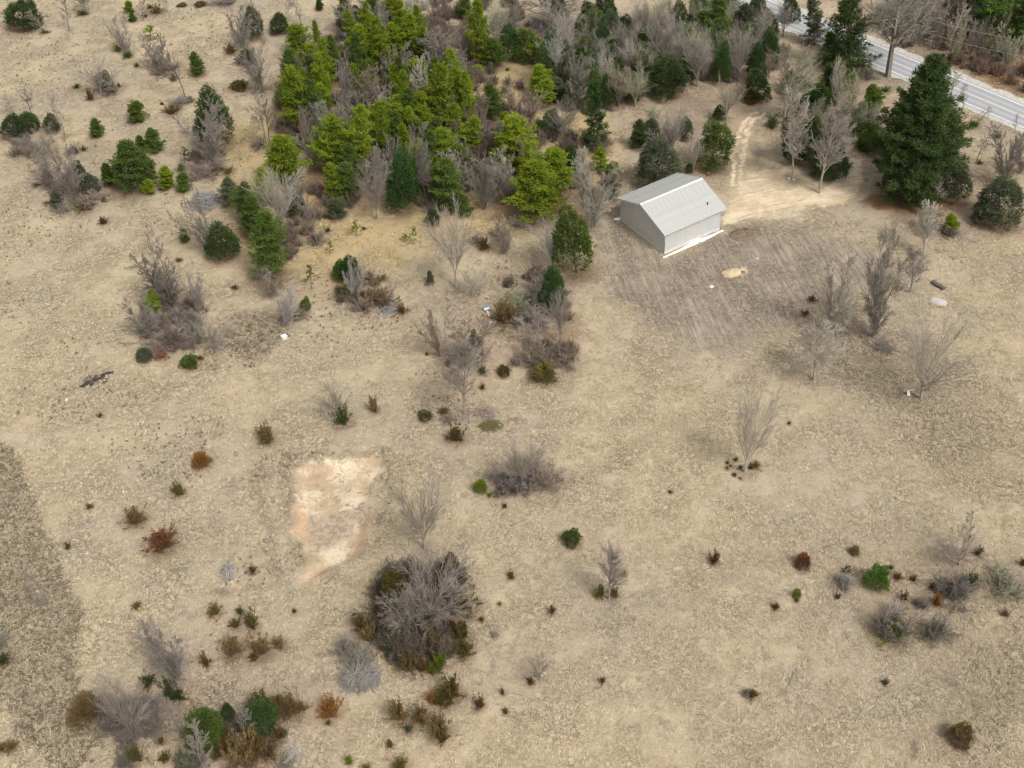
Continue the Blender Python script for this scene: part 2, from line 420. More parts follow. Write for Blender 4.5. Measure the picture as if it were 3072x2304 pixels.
cf = t.math('MULTIPLY', t.math('MULTIPLY', crack, nosand), t.math('ADD', t.math('MULTIPLY', crmask, .62), t.math('MULTIPLY', A[2], .7), clamp=True))
col = t.mix(cf, col, (.13, .10, .065))
l.new(col, b.inputs['Base Color'])
hh = t.math('ADD', t.math('MULTIPLY', n_fi, .6), t.math('SUBTRACT', n_sm, t.math('MULTIPLY', cf, .6)))
t.bump(hh, 1.0, .16, b)
link('ground', me, m, kind='structure')

# ---------------------------------------------------------------- dry grass tufts
def tuft_mesh(seed):
    r = np.random.default_rng(seed); V, Q = [], []
    for i in range(11):
        a = r.uniform(0, 6.283); tl = r.uniform(.9, 1.45); L = r.uniform(.16, .36); w = r.uniform(.02, .045)
        d = np.array([math.cos(a) * math.sin(tl), math.sin(a) * math.sin(tl), math.cos(tl)])
        s = np.array([-math.sin(a), math.cos(a), 0]) * w
        o = np.array([r.uniform(-.12, .12), r.uniform(-.12, .12), -.03])
        k = len(V); V += [o - s, o + s, o + d * L + s * .2]; Q.append((k, k + 1, k + 2))
    return mesh_np('tuft', np.array(V), np.array(Q))

def scatter(name, x, y, protos, mat, sc, rz, label, cat, color=None, tc=None, dz=0.0):
    """uncountable ground cover: instances of a few small meshes on points of the terrain"""
    at = {'sc': sc, 'rz': rz}
    if tc is not None: at['tc'] = tc
    pm = mesh_np(name, np.stack([x, y, height(x, y) + dz], 1), np.zeros((0, 3), int), at)
    go = link(name, pm, mat, kind='stuff', label=label, cat=cat, color=color)
    ng = bpy.data.node_groups.new(name + '_scatter', 'GeometryNodeTree')
    ng.interface.new_socket('Geometry', in_out='INPUT', socket_type='NodeSocketGeometry')
    ng.interface.new_socket('Geometry', in_out='OUTPUT', socket_type='NodeSocketGeometry')
    gi, gout = ng.nodes.new('NodeGroupInput'), ng.nodes.new('NodeGroupOutput')
    gg = ng.nodes.new('GeometryNodeGeometryToInstance')
    for me_ in protos:
        o = bpy.data.objects.new(name + '_piece', me_)
        q = ng.nodes.new('GeometryNodeObjectInfo'); q.inputs[0].default_value = o
        ng.links.new(q.outputs['Geometry'], gg.inputs[0])
    ip = ng.nodes.new('GeometryNodeInstanceOnPoints'); ip.inputs['Pick Instance'].default_value = True
    def nattr(nm):
        q = ng.nodes.new('GeometryNodeInputNamedAttribute'); q.data_type = 'FLOAT'; q.inputs[0].default_value = nm; return q.outputs[0]
    cx = ng.nodes.new('ShaderNodeCombineXYZ'); ng.links.new(nattr('rz'), cx.inputs[2])
    ng.links.new(gi.outputs[0], ip.inputs['Points']); ng.links.new(gg.outputs[0], ip.inputs['Instance'])
    ng.links.new(cx.outputs[0], ip.inputs['Rotation']); ng.links.new(nattr('sc'), ip.inputs['Scale'])
    ng.links.new(ip.outputs[0], gout.inputs[0])
    go.modifiers.new('scatter', 'NODES').node_group = ng
    return go
def screen_points(n, seed, pw=.8):
    """n random ground points inside the seen area, about evenly dense in the picture"""
    r = np.random.default_rng(seed)
    px = r.uniform(-60, 3132, n); py = 2360 - 2430 * r.uniform(0, 1, n) ** pw
    a_, b_ = px - 1536, py - 1152
    Xc, Yc = cr * a_ + sr * b_, -sr * a_ + cr * b_
    tt = -CAM_H / (-FPX * sp - Yc * cp)
    return Xc * tt, (FPX * cp - Yc * sp) * tt
core_x0, core_y0 = -118, 54
def sample(arr, x, y):
    i0 = np.searchsorted(xs, core_x0 - 1e-6); j0 = np.searchsorted(ys, core_y0 - 1e-6)
    i = np.clip(np.round((x - core_x0) / .42).astype(int) + i0, 0, nx - 1)
    j = np.clip(np.round((y - core_y0) / .42).astype(int) + j0, 0, ny - 1)
    return arr.reshape(ny, nx)[j, i]
mg, n, l, b = newmat('dry_grass', .9); t = NT(mg)
q = n.new('ShaderNodeAttribute'); q.attribute_type = 'INSTANCER'; q.attribute_name = 'tc'
l.new(q.outputs['Color'], b.inputs['Base Color'])
DRV = P((1562, 470), (1575, 440), (1600, 415), (1660, 412), (1760, 412), (1822, 375), (1838, 352), (1862, 372), (1858, 398), (1790, 436), (1650, 458), (1590, 480), (1562, 488))
GAR = [unproj(*p) for p in ((1855, 660), (1990, 770), (2170, 690), (2050, 585))]
def open_ground(x, y):
    return (sample(sand, x, y) < .3) & (linesd(ROADC, x, y) > 6.0) & (sample(drive, x, y) < .3) & (polysd(GAR, x, y) < 0)
# ---------------------------------------------------------------- road
def ribbon(line, offs0, offs1, z, nm, extra=0.0, step=2.0):
    pts = np.array(line); seg = np.diff(pts, axis=0); L = np.hypot(*seg.T); s = np.concatenate([[0], np.cumsum(L)])
    q = np.arange(0, s[-1], step)
    # smooth the centre line with a small moving average
    cxv, cyv = np.interp(q, s, pts[:, 0]), np.interp(q, s, pts[:, 1])
    k = np.ones(15) / 15
    cxv = np.convolve(np.pad(cxv, 7, 'edge'), k, 'valid'); cyv = np.convolve(np.pad(cyv, 7, 'edge'), k, 'valid')
    tx, ty = np.gradient(cxv), np.gradient(cyv); ll = np.hypot(tx, ty); nx_, ny_ = -ty / ll, tx / ll
    j0 = (fbm(q / 1.7, q * 0, 3, 3) - .5) * extra; j1 = (fbm(q / 1.7, q * 0 + 9, 4, 3) - .5) * extra
    o0, o1 = offs0 - j0, offs1 + j1
    mid = (offs0 + offs1) / 2
    V = []; U = []
    for o in (o0, np.full(len(q), mid), o1):
        o = o + 0 * q
        V.append(np.stack([cxv + nx_ * o, cyv + ny_ * o, np.full(len(q), z)], 1)); U.append(o)
    N = len(q); V = np.concatenate(V); U = np.concatenate(U)
    i = np.arange(N - 1)
    Q = np.concatenate([np.stack([i + N, i + 1 + N, i + 1, i], 1), np.stack([i + 2 * N, i + 1 + 2 * N, i + 1 + N, i + N], 1)])
    return mesh_np(nm, V, Q, {'across': U})
mshould = plain('gravel_shoulder', (.47, .44, .385), .95, .2, 1.6, .4)
m, n, l, b = newmat('worn_asphalt', .85); t = NT(m); oc = t.obj(); ac = t.attr('across', 'Fac')
bands = t.math('COSINE', t.math('MULTIPLY', ac, 3.7))
c = t.mix(t.rng(t.math('ADD', bands, t.math('MULTIPLY', t.math('SUBTRACT', t.noise(oc, .5, 4), .5), 1.5)), -1, 1), (.31, .315, .325), (.39, .39, .39))
c = t.mix(t.rng(t.noise(oc, 6, 4, .7), .35, .7, 0, .35), c, (.33, .33, .34))
l.new(c, b.inputs['Base Color'])
link('road_shoulder', ribbon(ROADC, -5.0, 5.6, .06, 'road_shoulder', 1.4, .7), mshould, kind='structure')
link('road', ribbon(ROADC, -3.75, 3.95, .10, 'road'), m, kind='structure')
mwhite = plain('road_paint_white', (.82, .82, .82), .7, .12, 2)
myel = plain('road_paint_yellow', (.66, .60, .48), .7, .15, 2)
for a in (-3.35, 3.35):
    link('edge_line', ribbon(ROADC, a - .08, a + .08, .108, 'edge_line'), mwhite, parent=bpy.data.objects['road'])
for a in (-.14, .14):
    link('centre_line', ribbon(ROADC, a - .06, a + .06, .108, 'centre_line'), myel, parent=bpy.data.objects['road'])

# ---------------------------------------------------------------- garage
YAW = 0.52968231
GW, GL, GH, GR, GO1, GO2 = 11.75, 11.47, 4.41, 2.1, .54, .63
ga = Vector((-math.sin(YAW), math.cos(YAW), 0)); gb = Vector((math.cos(YAW), math.sin(YAW), 0))
GX, GY = .2331342 * 110, 1.3335474 * 110
GZ = gz(GX, GY)
def gloc(o): o.location = (GX, GY, GZ); o.rotation_euler = (0, 0, YAW)
gar = link('garage', None, label='grey metal garage with a ribbed light gable roof beside the sandy drive', cat='garage')
gloc(gar)                                                # local axes: x along the ridge, y along the gable
def siding(name, col, rot):
    m, n, l, b = newmat(name, .55); t = NT(m); oc = t.obj()
    c = t.mix(t.rng(t.noise(oc, .6, 3), .3, .7), tuple(k * .96 for k in col), tuple(k * 1.03 for k in col))
    c = t.mix(t.rng(t.noise(t.mapping(oc, (.4, .4, 3)), 1.2, 4), .55, .75, 0, .12), c, (.35, .31, .26))
    l.new(c, b.inputs['Base Color']); return m
M_wall = siding('siding_grey', (.50, .495, .475), 0)
M_skirt = plain('skirt_white', (.60, .58, .53), .7, .1, 3)
M_roofm = plain('roof_metal', (.41, .41, .39), .75, .06, .8)
M_trim = plain('trim_white', (.58, .575, .55), .5, .05, 2)
M_darkm = plain('dark_metal', (.07, .07, .075), .5, .2, 5)
sk = .42
def wallmesh(kind, y0=None):
    V, Q = [], []
    if kind == 'gable':                                  # in the y-z plane, 0.12 thick
        prof = [(0, sk), (GW, sk), (GW, GH), (GW / 2, GH + GR), (0, GH)]
        V = [(0, y, z) for y, z in prof] + [(.12, y, z) for y, z in prof]
        f = [np.array([[0, 4, 3, 2, 1]]), np.array([[5, 6, 7, 8, 9]]), np.array([[i, (i + 1) % 5, (i + 1) % 5 + 5, i + 5] for i in range(5)])]
        return np.array(V, float), f
for x in (0, GL - .12):
    V, f = wallmesh('gable'); V[:, 0] += x
    link('gable_wall', mesh_np('gable_wall', V, f), M_wall, parent=gar)
def ribs(x0, x1, y, z0, z1, out, step):
    parts = [box_vf(x0, min(y, y + .1 * -out), z0, x1, max(y, y + .1 * -out), z1)]
    for x in np.arange(x0 + step / 2, x1, step):
        parts.append(box_vf(x - .02, min(y, y + .012 * out), z0, x + .02, max(y, y + .022 * out), z1))
    return join_vf(parts)
for y, out in ((0.002, -1), (GW - .002, 1)):
    V, Q = ribs(.123, GL - .123, y, sk, GH - .04, out, .914)
    link('side_wall', mesh_np('side_wall', V, np.concatenate(Q)), M_wall, parent=gar)
V, Q = join_vf([box_vf(-.03, -.03, -.5, GL + .03, .05, sk), box_vf(-.03, GW - .05, -.5, GL + .03, GW + .03, sk), box_vf(-.03, .05, -.5, .05, GW - .05, sk), box_vf(GL - .05, .05, -.5, GL + .03, GW - .05, sk)])
link('foundation', mesh_np('foundation', V, np.concatenate(Q)), M_skirt, parent=gar)
for x, y in ((-.025, -.025), (GL - .075, -.025), (-.025, GW - .075), (GL - .075, GW - .075)):
    V, Q = box_vf(x, y, sk + .003, x + .1, y + .1, GH - .1)
    link('corner_trim', mesh_np('corner_trim', V, Q), M_wall, parent=gar)
slope = 2 * GR / GW
npan = 14; pw = (GL + 2 * GO2) / npan
hw = GW / 2 + GO1
for side in (0, 1):
    # one ribbed metal panel: from the eave to the ridge
    def pt(x, s, dz): # s = distance from ridge
        y = GW / 2 + (s if side else -s)
        return (x, y, GH + GR - slope * s + .10 + dz)
    parts = []
    def slab(x0, x1, z0, z1, s1=hw):
        V = np.array([pt(x0, 0.02, z0), pt(x1, 0.02, z0), pt(x1, s1, z0), pt(x0, s1, z0), pt(x0, .02, z1), pt(x1, .02, z1), pt(x1, s1, z1), pt(x0, s1, z1)])
        return V, np.array([(3, 2, 1, 0), (4, 5, 6, 7), (0, 1, 5, 4), (1, 2, 6, 5), (2, 3, 7, 6), (3, 0, 4, 7)])
    parts = [slab(0, pw - .004, 0, .03), slab(0.0, .05, .032, .05), slab(pw * .5 - .025, pw * .5 + .025, .032, .048)]
    V, Q = join_vf(parts); pm = mesh_np('roof_panel', V, np.concatenate(Q)); pm.materials.append(M_roofm)
    for i in range(npan):
        o = link('roof_panel', pm, None, parent=gar); o.location = (-GO2 + i * pw, 0, (i * 7 % 5) * .0015)
for x in (-GO2 - .05, GL + GO2 + .008):                  # rake boards on the gable ends
    for sgn in (-1, 1):
        y0, y1 = GW / 2, GW / 2 + sgn * (hw + .02)
        z0, z1 = GH + GR + .17, GH + GR - slope * (hw + .02) + .17
        V = np.array([(x, y0, z0 - .34), (x + .042, y0, z0 - .34), (x + .042, y1, z1 - .34), (x, y1, z1 - .34), (x, y0, z0 + .04), (x + .042, y0, z0 + .04), (x + .042, y1, z1 + .04), (x, y1, z1 + .04)])
        link('rake_board', mesh_np('rake_board', V, np.array([(3, 2, 1, 0), (4, 5, 6, 7), (0, 1, 5, 4), (1, 2, 6, 5), (2, 3, 7, 6), (3, 0, 4, 7)])), M_trim, parent=gar)
for y in (-GO1 - .03, GW + GO1):
    ze = GH - slope * GO1
    V, Q = box_vf(-GO2, y, ze - .12, GL + GO2, y + .03, ze + .10)
    link('eave_board', mesh_np('eave_board', V, Q), M_trim, parent=gar)
for y0, y1 in ((-GO1, -.03), (GW + .03, GW + GO1)):
    V, Q = box_vf(-GO2 + .003, y0 + .003, GH - slope * GO1 - .06, GL + GO2 - .003, y1 - .003, GH - slope * GO1 - .03)
    link('soffit', mesh_np('soffit', V, Q), M_trim, parent=gar)
V = []
for x in (-GO2 - .02, GL + GO2 + .02):
    zc = GH + GR + .20
    V += [(x, GW / 2 - .28, zc - .28 * slope), (x, GW / 2, zc + .04), (x, GW / 2 + .28, zc - .28 * slope), (x, GW / 2, zc - .12)]
link('ridge_cap', mesh_np('ridge_cap', np.array(V), np.array([(0, 4, 5, 1), (1, 5, 6, 2), (2, 6, 7, 3), (3, 7, 4, 0), (0, 1, 2, 3), (7, 6, 5, 4)])), M_trim, parent=gar)
s = hw * .72; xv = GL - 1.9
V, Fq = tubes([[xv, GW / 2 - s, GH + GR - slope * s + .1, xv, GW / 2 - s, GH + GR - slope * s + .55, .09, .09], [xv, GW / 2 - s, GH + GR - slope * s + .55, xv, GW / 2 - s, GH + GR - slope * s + .62, .14, .12]], 10)
link('vent_pipe', mesh_np('vent_pipe', V, Fq), M_darkm, parent=gar)
def glocal(x, y, z=0): v = Vector((GX, GY, GZ)) + gb * x + ga * y; return (v.x, v.y, v.z + z)
V, Fq = tubes([[0, 0, -.3, 0, 0, 2.3, .035, .035], [0, 0, 2.3, 0, 0, 2.38, .05, .03]], 8)
o = link('metal_post', mesh_np('metal_post', V, Fq), M_darkm, label='thin dark metal post standing at the near corner of the garage', cat='post'); o.location = glocal(-.12, -.14)

# snow lying along the wall and in the woods
M_snow = plain('snow', (.84, .86, .89), .6, .05, 2, .3); M_snow.node_tree.nodes['Principled BSDF'].inputs['Subsurface Weight'].default_value = 0
def blob(name, cx, cy, rx, ry, h, yaw, mat, label, cat, seed, rough=.35, kind=None, z0=None):
    """low lumpy mound with a ragged outline"""
    N, R = 48, 9
    a = np.arange(N) * 2 * math.pi / N
    edge = 1 + rough * (fbm(np.cos(a) * 2 + seed, np.sin(a) * 2 + seed, seed, 3) - .5) * 2
    V = [(0, 0, h)]
    for k in range(1, R + 1):
        f = k / R
        for i in range(N):
            x, y = math.cos(a[i]) * rx * f * edge[i], math.sin(a[i]) * ry * f * edge[i]
            V.append((x, y, h * (1 - f ** 2.2) * (.6 + .8 * float(vnoise(x * 2 + seed, y * 2, seed))) - (.08 if k == R else 0)))
    tri = np.array([(0, 1 + i, 1 + (i + 1) % N) for i in range(N)])
    q = np.array([(1 + (k - 1) * N + i, 1 + k * N + i, 1 + k * N + (i + 1) % N, 1 + (k - 1) * N + (i + 1) % N) for k in range(1, R) for i in range(N)])
    o = link(name, mesh_np(name, np.array(V), [tri, q], smooth=True), mat, label=label, cat=cat, kind=kind)
    o.location = (cx, cy, gz(cx, cy) if z0 is None else z0); o.rotation_euler = (0, 0, yaw)
    return o
# snow strip in front of the garage: a ribbon of lumps as one mesh
pts = [unproj(1820 + a / 5.53, 500 + b_ / 5.53) for a, b_ in ((935, 1512), (1080, 1450), (1240, 1375), (1400, 1290), (1520, 1225), (1620, 1200), (1700, 1165), (1790, 1125), (1860, 1090), (1935, 1062))]
q = np.array(pts); sl = np.concatenate([[0], np.cumsum(np.hypot(*np.diff(q, axis=0).T))])
ss = np.linspace(0, sl[-1], 90); cxv, cyv = np.interp(ss, sl, q[:, 0]), np.interp(ss, sl, q[:, 1])
wv = (.08 + .42 * np.sin(np.linspace(0, 3.14, 90)) ** .8 * np.interp(ss / ss[-1], [0, .3, .6, 1], [.35, .5, 1.1, .9])) * (.6 + .8 * fbm(ss * 1.1, ss * 0, 9, 3))
nxv, nyv = -math.sin(YAW), math.cos(YAW)
V = []
for k, hh_ in ((-1, -.05), (-.5, .10), (0, .16), (.5, .12), (1, -.05)):
    V.append(np.stack([cxv + nxv * wv * k, cyv + nyv * wv * k, GZ + hh_ * (.5 + fbm(ss * 2, ss * 0 + k, 4, 2)) + .02], 1))
V = np.concatenate(V); i = np.arange(89)
Fq = np.concatenate([np.stack([i + k * 90, i + 1 + k * 90, i + 1 + (k + 1) * 90, i + (k + 1) * 90], 1) for k in range(4)])
link('snow_strip', mesh_np('snow_strip', V, Fq, smooth=True), M_snow, label='narrow bank of white snow melting along the front wall of the garage', cat='snow')
x, y = unproj(1820 + 180 / 5.53, 500 + 865 / 5.53)
blob('snow_patch', x, y, .75, .4, .18, .3, M_snow, 'small snow patch at the far left back corner of the garage', 'snow', 3)
for t_, a, b_, w, h_, lab in ((1, 20, 225, 45, 16, 'snow patch among the pines left of the grove top, by a fallen dark trunk'), (1, 205, 448, 62, 22, 'snow patch under the tall yellow-green pines at upper left of the grove'), (1, 250, 412, 30, 10, 'thin snow sliver just above the patch under the tall pines'),
        (1, 690, 215, 50, 40, 'largest snow patch shining behind bare grey trees near the grove top'), (1, 632, 207, 22, 10, 'small snow sliver left of the largest snow patch'), (1, 1800, 298, 16, 12, 'tiny snow patch between bare trees at the right of the grove'), (2, 65, 145, 40, 22, 'snow patch left of the tall pines by the road, near the top edge'), (2, 930, 300, 34, 14, 'snow glimpsed between two dark pines beside the road')):
    px_, py_ = T(t_, a, b_); x, y = unproj(px_, py_)
    s = math.hypot(*(np.array(unproj(px_ + 10, py_)) - np.array((x, y)))) / 10
    blob('snow_patch', x, y, w * TS * s * 1.15, h_ * TS * s * 1.5, .35, 0, M_snow, lab, 'snow', int(a) % 17, .5)

# ---------------------------------------------------------------- plant prototypes
def nrm(v): return v / (np.linalg.norm(v) + 1e-9)
def rot_about(d, ang, az):
    h = np.array([1., 0, 0]) if abs(d[2]) > .9 else np.array([0, 0, 1.])
    u = nrm(np.cross(d, h)); v = np.cross(d, u)
    return nrm(d * math.cos(ang) + (u * math.cos(az) + v * math.sin(az)) * math.sin(ang))

def bare_proto(form, seed):
    """leafless tree, 8 m tall (bushes 2.5 m): returns (thick segments, fine segments)"""
    r = random.Random(seed); S0, S1 = [], []
    def grow(p, d, L, rad, lev, maxlev, nseg, up, wob, kids, kang, klen, taper=.13):
        st = L / nseg
        for i in range(nseg):
            f0, f1 = i / nseg, (i + 1) / nseg
            r0, r1 = rad * (1 - (1 - taper) * f0), rad * (1 - (1 - taper) * f1)
            q = p + d * st
            (S0 if lev <= 1 else S1).append((*p, *q, max(r0, .011), max(r1, .0085)))
            if lev < maxlev:
                k = kids[lev] / nseg
                nk = int(k) + (r.random() < k % 1)
                for _ in range(nk):
                    t = r.random(); f = f0 + t / nseg
                    if f < (.25 if lev == 0 else .12) and form not in ('bush', 'multi'): continue
                    if lev == 0 and form in ('upright', 'slender', 'oak') and f < (.16 if form != 'oak' else .1): continue
                    a = r.gauss(kang[lev], .18); c = rot_about(d, a, r.uniform(0, 6.28))
                    ln = L * klen[lev] * (1.12 - .75 * f if lev == 0 else 1.05 - .5 * f) * r.uniform(.65, 1.2)
                    grow(p + d * st * t, c, ln, max(.008, (rad * (1 - .6 * f)) * (.45 if lev == 0 else .5)), lev + 1, maxlev, 4 if lev < 1 else 3 if lev < 2 else 2, up, wob, kids, kang, klen)
            d = nrm(d + np.array([r.gauss(0, wob), r.gauss(0, wob), r.gauss(0, wob) + up]))
            p = q
    z = np.array([0, 0, 1.]); o = np.zeros(3) - z * .15
    if form == 'upright':                                # central leader, narrow oval crown of steep branches
        grow(o, z, 8, .13, 0, 3, 10, .02, .035, (44, 13, 9), (.62, .5, .55), (.44, .52, .5))
    elif form == 'vase':                                 # short trunk dividing into ascending limbs
        S0.append((*o, 0, 0, 1.5, .17, .14))
        for k in range(8):
            d = rot_about(z, r.uniform(.12, .55), k * .785 + r.uniform(-.4, .4))
            grow(np.array([0, 0, r.uniform(.7, 1.5)]), d, r.uniform(4.8, 6.8), .055, 1, 3, 8, .03, .10, (0, 19, 12), (0, .45, .5), (0, .5, .5))
    elif form == 'round':                                # fine twigs in a wide ball on a short trunk
        S0.append((*o, 0, 0, 1.3, .16, .13))
        for k in range(15):
            d = rot_about(z, r.uniform(.1, 1.05), k * 2.4 + r.uniform(-.4, .4))
            grow(np.array([0, 0, r.uniform(.8, 1.6)]), d, r.uniform(4.2, 6.6) * (1 - .25 * (d[2] < .7)), .04, 1, 3, 6, .02, .08, (0, 14, 12), (0, .4, .45), (0, .46, .5))
    elif form == 'multi':                                # several stems from one root
        for k in range(5):
            d = rot_about(z, r.uniform(.08, .42), k * 1.256 + r.uniform(-.4, .4))
            grow(o + np.array([r.uniform(-.3, .3), r.uniform(-.3, .3), 0]), d, r.uniform(5.2, 8.0), .065, 0, 3, 9, .02, .09, (15, 11, 9), (.6, .5, .5), (.36, .52, .5))
    elif form == 'slender':                              # few branches, leaning crown
        grow(o, rot_about(z, .06, 1), 8, .10, 0, 3, 10, .01, .06, (24, 10, 8), (.7, .55, .6), (.33, .5, .5))
    elif form == 'oak':                                  # big roadside tree, long low limbs
        grow(o, z, 8, .20, 0, 3, 9, .02, .03, (46, 13, 10), (.95, .6, .6), (.50, .42, .45))
    elif form == 'bush':                                 # 2.5 m mound of stems from the ground
        for k in range(46):
            d = rot_about(z, abs(r.gauss(0, .62)), r.uniform(0, 6.28))
            b0 = np.array([r.gauss(0, .35), r.gauss(0, .35), -.1])
            grow(b0, d, r.uniform(1.3, 2.5), .022, 1, 3, 4, .04, .09, (0, 9, 6), (0, .5, .6), (0, .42, .45))
    return S0, S1

def norm_pair(S0, S1, H):
    A = np.array(S0 + S1) if S0 else np.array(S1)
    h = A[:, 5].max(); return h, np.percentile(np.abs(A[:, 3:5]), 97) * 2

BARE = {}
def bare_meshes(form, var):
    k = (form, var)
    if k not in BARE:
        S0, S1 = bare_proto(form, hash(form) * 0 + sum(map(ord, form)) * 10 + var)
        h, w = norm_pair(S0, S1, 8)
        V, Q = tubes(S0, 5); r = np.random.default_rng(var)
        m0 = mesh_np(form + '_trunk', V, Q, {'v': np.repeat(r.uniform(.2, .8, len(S0)), 10)}); m0.materials.append(M_bark)
        V, Q = tubes(S1, 3)
        m1 = mesh_np(form + '_crown', V, Q, {'v': np.repeat(r.uniform(0, 1, len(S1)), 6)}); m1.materials.append(M_bark)
        BARE[k] = (m0, m1, h, w)
    return BARE[k]

def tufts(C, D, L, W, r, n=6, spread=.9, v=None):
    """needle tufts: n narrow triangles fanning from each point C about direction D"""
    C = np.asarray(C); D = np.asarray(D); m = len(C)
    L = np.broadcast_to(L, m); W = np.broadcast_to(W, m)
    d = D[:, None, :] + r.normal(0, spread, (m, n, 3)); d /= np.linalg.norm(d, axis=2)[:, :, None] + 1e-9
    s = np.cross(d, r.normal(0, 1, (m, n, 3))); s /= np.linalg.norm(s, axis=2)[:, :, None] + 1e-9
    ln = L[:, None, None] * r.uniform(.6, 1.25, (m, n, 1)); w = W[:, None, None]
    c = C[:, None, :] + r.normal(0, 1, (m, n, 3)) * L[:, None, None] * .18
    V = np.stack([c + d * ln * .15 - s * w, c + d * ln * .3 + s * w, c + d * ln], 2).reshape(-1, 3)
    Q = np.arange(m * n * 3).reshape(-1, 3)
    if v is None: v = r.uniform(0, 1, m)
    vv = np.repeat(np.clip(v[:, None] + r.normal(0, .12, (m, n)), 0, 1).ravel(), 3)
    return V, Q, vv

def conifer_proto(form, seed):
    r = np.random.default_rng(seed); segs = []; C, D, VV, LL = [], [], [], []
    if form in ('pine', 'spruce', 'whitepine', 'giant'):
        H = {'pine': 8., 'spruce': 8., 'whitepine': 12., 'giant': 24.}[form]
        R = {'pine': 1.9, 'spruce': 1.9, 'whitepine': 3.0, 'giant': 7.4}[form]
        dz = {'pine': .42, 'spruce': .36, 'whitepine': .55, 'giant': .78}[form]
        z0 = {'pine': 1.0, 'spruce': .35, 'whitepine': .9, 'giant': 1.0}[form]
        bend = r.normal(0, .02, 2)
        segs.append((0, 0, -.3, bend[0] * H, bend[1] * H, H * .97, .018 * H, .012))
        z = z0; skew = r.uniform(0, 6.28)
        while z < H * .985:
            f = (z - z0) / (H - z0)
            if form == 'pine': prof = (1 - f) ** .72 * (.62 + .55 * min(f * 2.5, 1)) * (1 + .22 * math.sin(f * 23 + seed))
            elif form == 'giant': prof = (.74 + 1.05 * f if f < .25 else ((1 - f) / .75) ** .72) * (.86 + .16 * math.sin(f * 27 + seed))
            elif form == 'whitepine': prof = (1 - f) ** .6 * (.8 + .3 * math.sin(f * 17 + seed))
            else: prof = (1 - f) ** .55 * (.72 + .45 * min(f * 3, 1)) * (1 + .2 * math.sin(f * 14 + seed))
            nb = int(r.integers(4, 7)) if form != 'giant' else int(r.integers(10, 14))
            for b in range(nb):
                a = r.uniform(0, 6.28); L = R * prof * r.uniform(.45, 1.2) * (1 + .18 * math.cos(a - skew)) + .12
                rise = {'pine': .55, 'spruce': .5, 'whitepine': .12, 'giant': .08}[form] + .75 * f + r.normal(0, .1)
                base = np.array([bend[0] * z, bend[1] * z, z]); d = nrm(np.array([math.cos(a), math.sin(a), rise]))
                droop = {'pine': .0, 'spruce': -.08, 'whitepine': .10, 'giant': .03}[form]
                tip = base + d * L + np.array([0, 0, droop * L])
                segs.append((*base, *tip, .012 * H * .25 * (L / R + .3), .012))
                ns = max(3, int(L / {'pine': .22, 'spruce': .2, 'whitepine': .28, 'giant': .42}[form]))
                bv = r.uniform(.0, .9)
                for k in range(ns):
                    t = .28 + .72 * (k + r.random()) / ns
                    if form == 'giant' and t < .38: continue
                    p = base + (tip - base) * t
                    sw = L * .34 * (1.15 - t) + .1
                    for q in range({'pine': 2, 'spruce': 3, 'whitepine': 3, 'giant': 4}[form]):
                        off = np.array([-math.sin(a), math.cos(a), 0]) * r.uniform(-1, 1) * sw + np.array([0, 0, r.normal(.03, .06) * (H / 8)])
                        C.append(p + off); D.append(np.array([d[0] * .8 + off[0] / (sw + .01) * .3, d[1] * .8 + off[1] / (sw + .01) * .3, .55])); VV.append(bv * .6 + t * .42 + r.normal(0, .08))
            z += dz * r.uniform(.75, 1.25) * (1 - .35 * f)
        for k in range(6): C.append(np.array([bend[0] * H, bend[1] * H, H * (.94 + .01 * k)])); D.append(np.array([0, 0, 1.5])); VV.append(.95)
        L, W, n, spd = {'pine': (.34, .042, 8, .75), 'spruce': (.30, .045, 7, .75), 'whitepine': (.40, .042, 8, .75), 'giant': (.62, .062, 9, .7)}[form]
    elif form == 'cedar':                                # bushy, several uneven lobes of upswept sprays, 5 m
        H, R = 5., 1.45
        segs.append((0, 0, -.2, 0, 0, 4.2, .09, .02))
        lobes = [(0, 0, 1.5, 1.25, 1.5), (r.normal(0, .2), r.normal(0, .2), 2.7, .95, 1.45), (r.normal(0, .2), r.normal(0, .2), 3.8, .5, 1.15)]
        for k in range(9):
            a = r.uniform(0, 6.28); z = r.uniform(.5, 3.3); q = 1.15 * (1 - z / 5.2)
            lobes.append((math.cos(a) * q, math.sin(a) * q, z, r.uniform(.38, .68), r.uniform(.5, .95)))
        tot = sum(q[3] * q[4] for q in lobes)
        for (lx, ly, lz, lr, lh) in lobes:
            lv = r.uniform(.1, .6)
            for k in range(int(2000 * lr * lh / tot)):
                g = nrm(r.normal(0, 1, 3)); 
                if g[2] < -.45: continue
                q = r.uniform(.7, 1.0) + .28 * float(vnoise(g[0] * 3 + lx * 5 + seed, g[1] * 3 + g[2] * 3, seed)) + (.15 if r.random() < .08 else 0)
                p = np.array([lx + g[0] * lr * q, ly + g[1] * lr * q, lz + g[2] * lh * q])
                if p[2] < .05: continue
                if any(((p[0] - o[0]) / o[3]) ** 2 + ((p[1] - o[1]) / o[3]) ** 2 + ((p[2] - o[2]) / o[4]) ** 2 < .42 for o in lobes): continue
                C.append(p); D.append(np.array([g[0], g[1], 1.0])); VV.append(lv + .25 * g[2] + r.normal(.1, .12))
        for k in range(24):
            a = r.uniform(0, 6.28); f = r.uniform(.1, .95); rr = R * (1 - f) ** .6
            segs.append((0, 0, f * 3.6, math.cos(a) * rr, math.sin(a) * rr, f * 4 + .7, .03, .01))
        L, W, n, spd = .31, .034, 7, .65
    elif form == 'juniper':                              # low shrub of feathery upswept fingers, 1.5 m
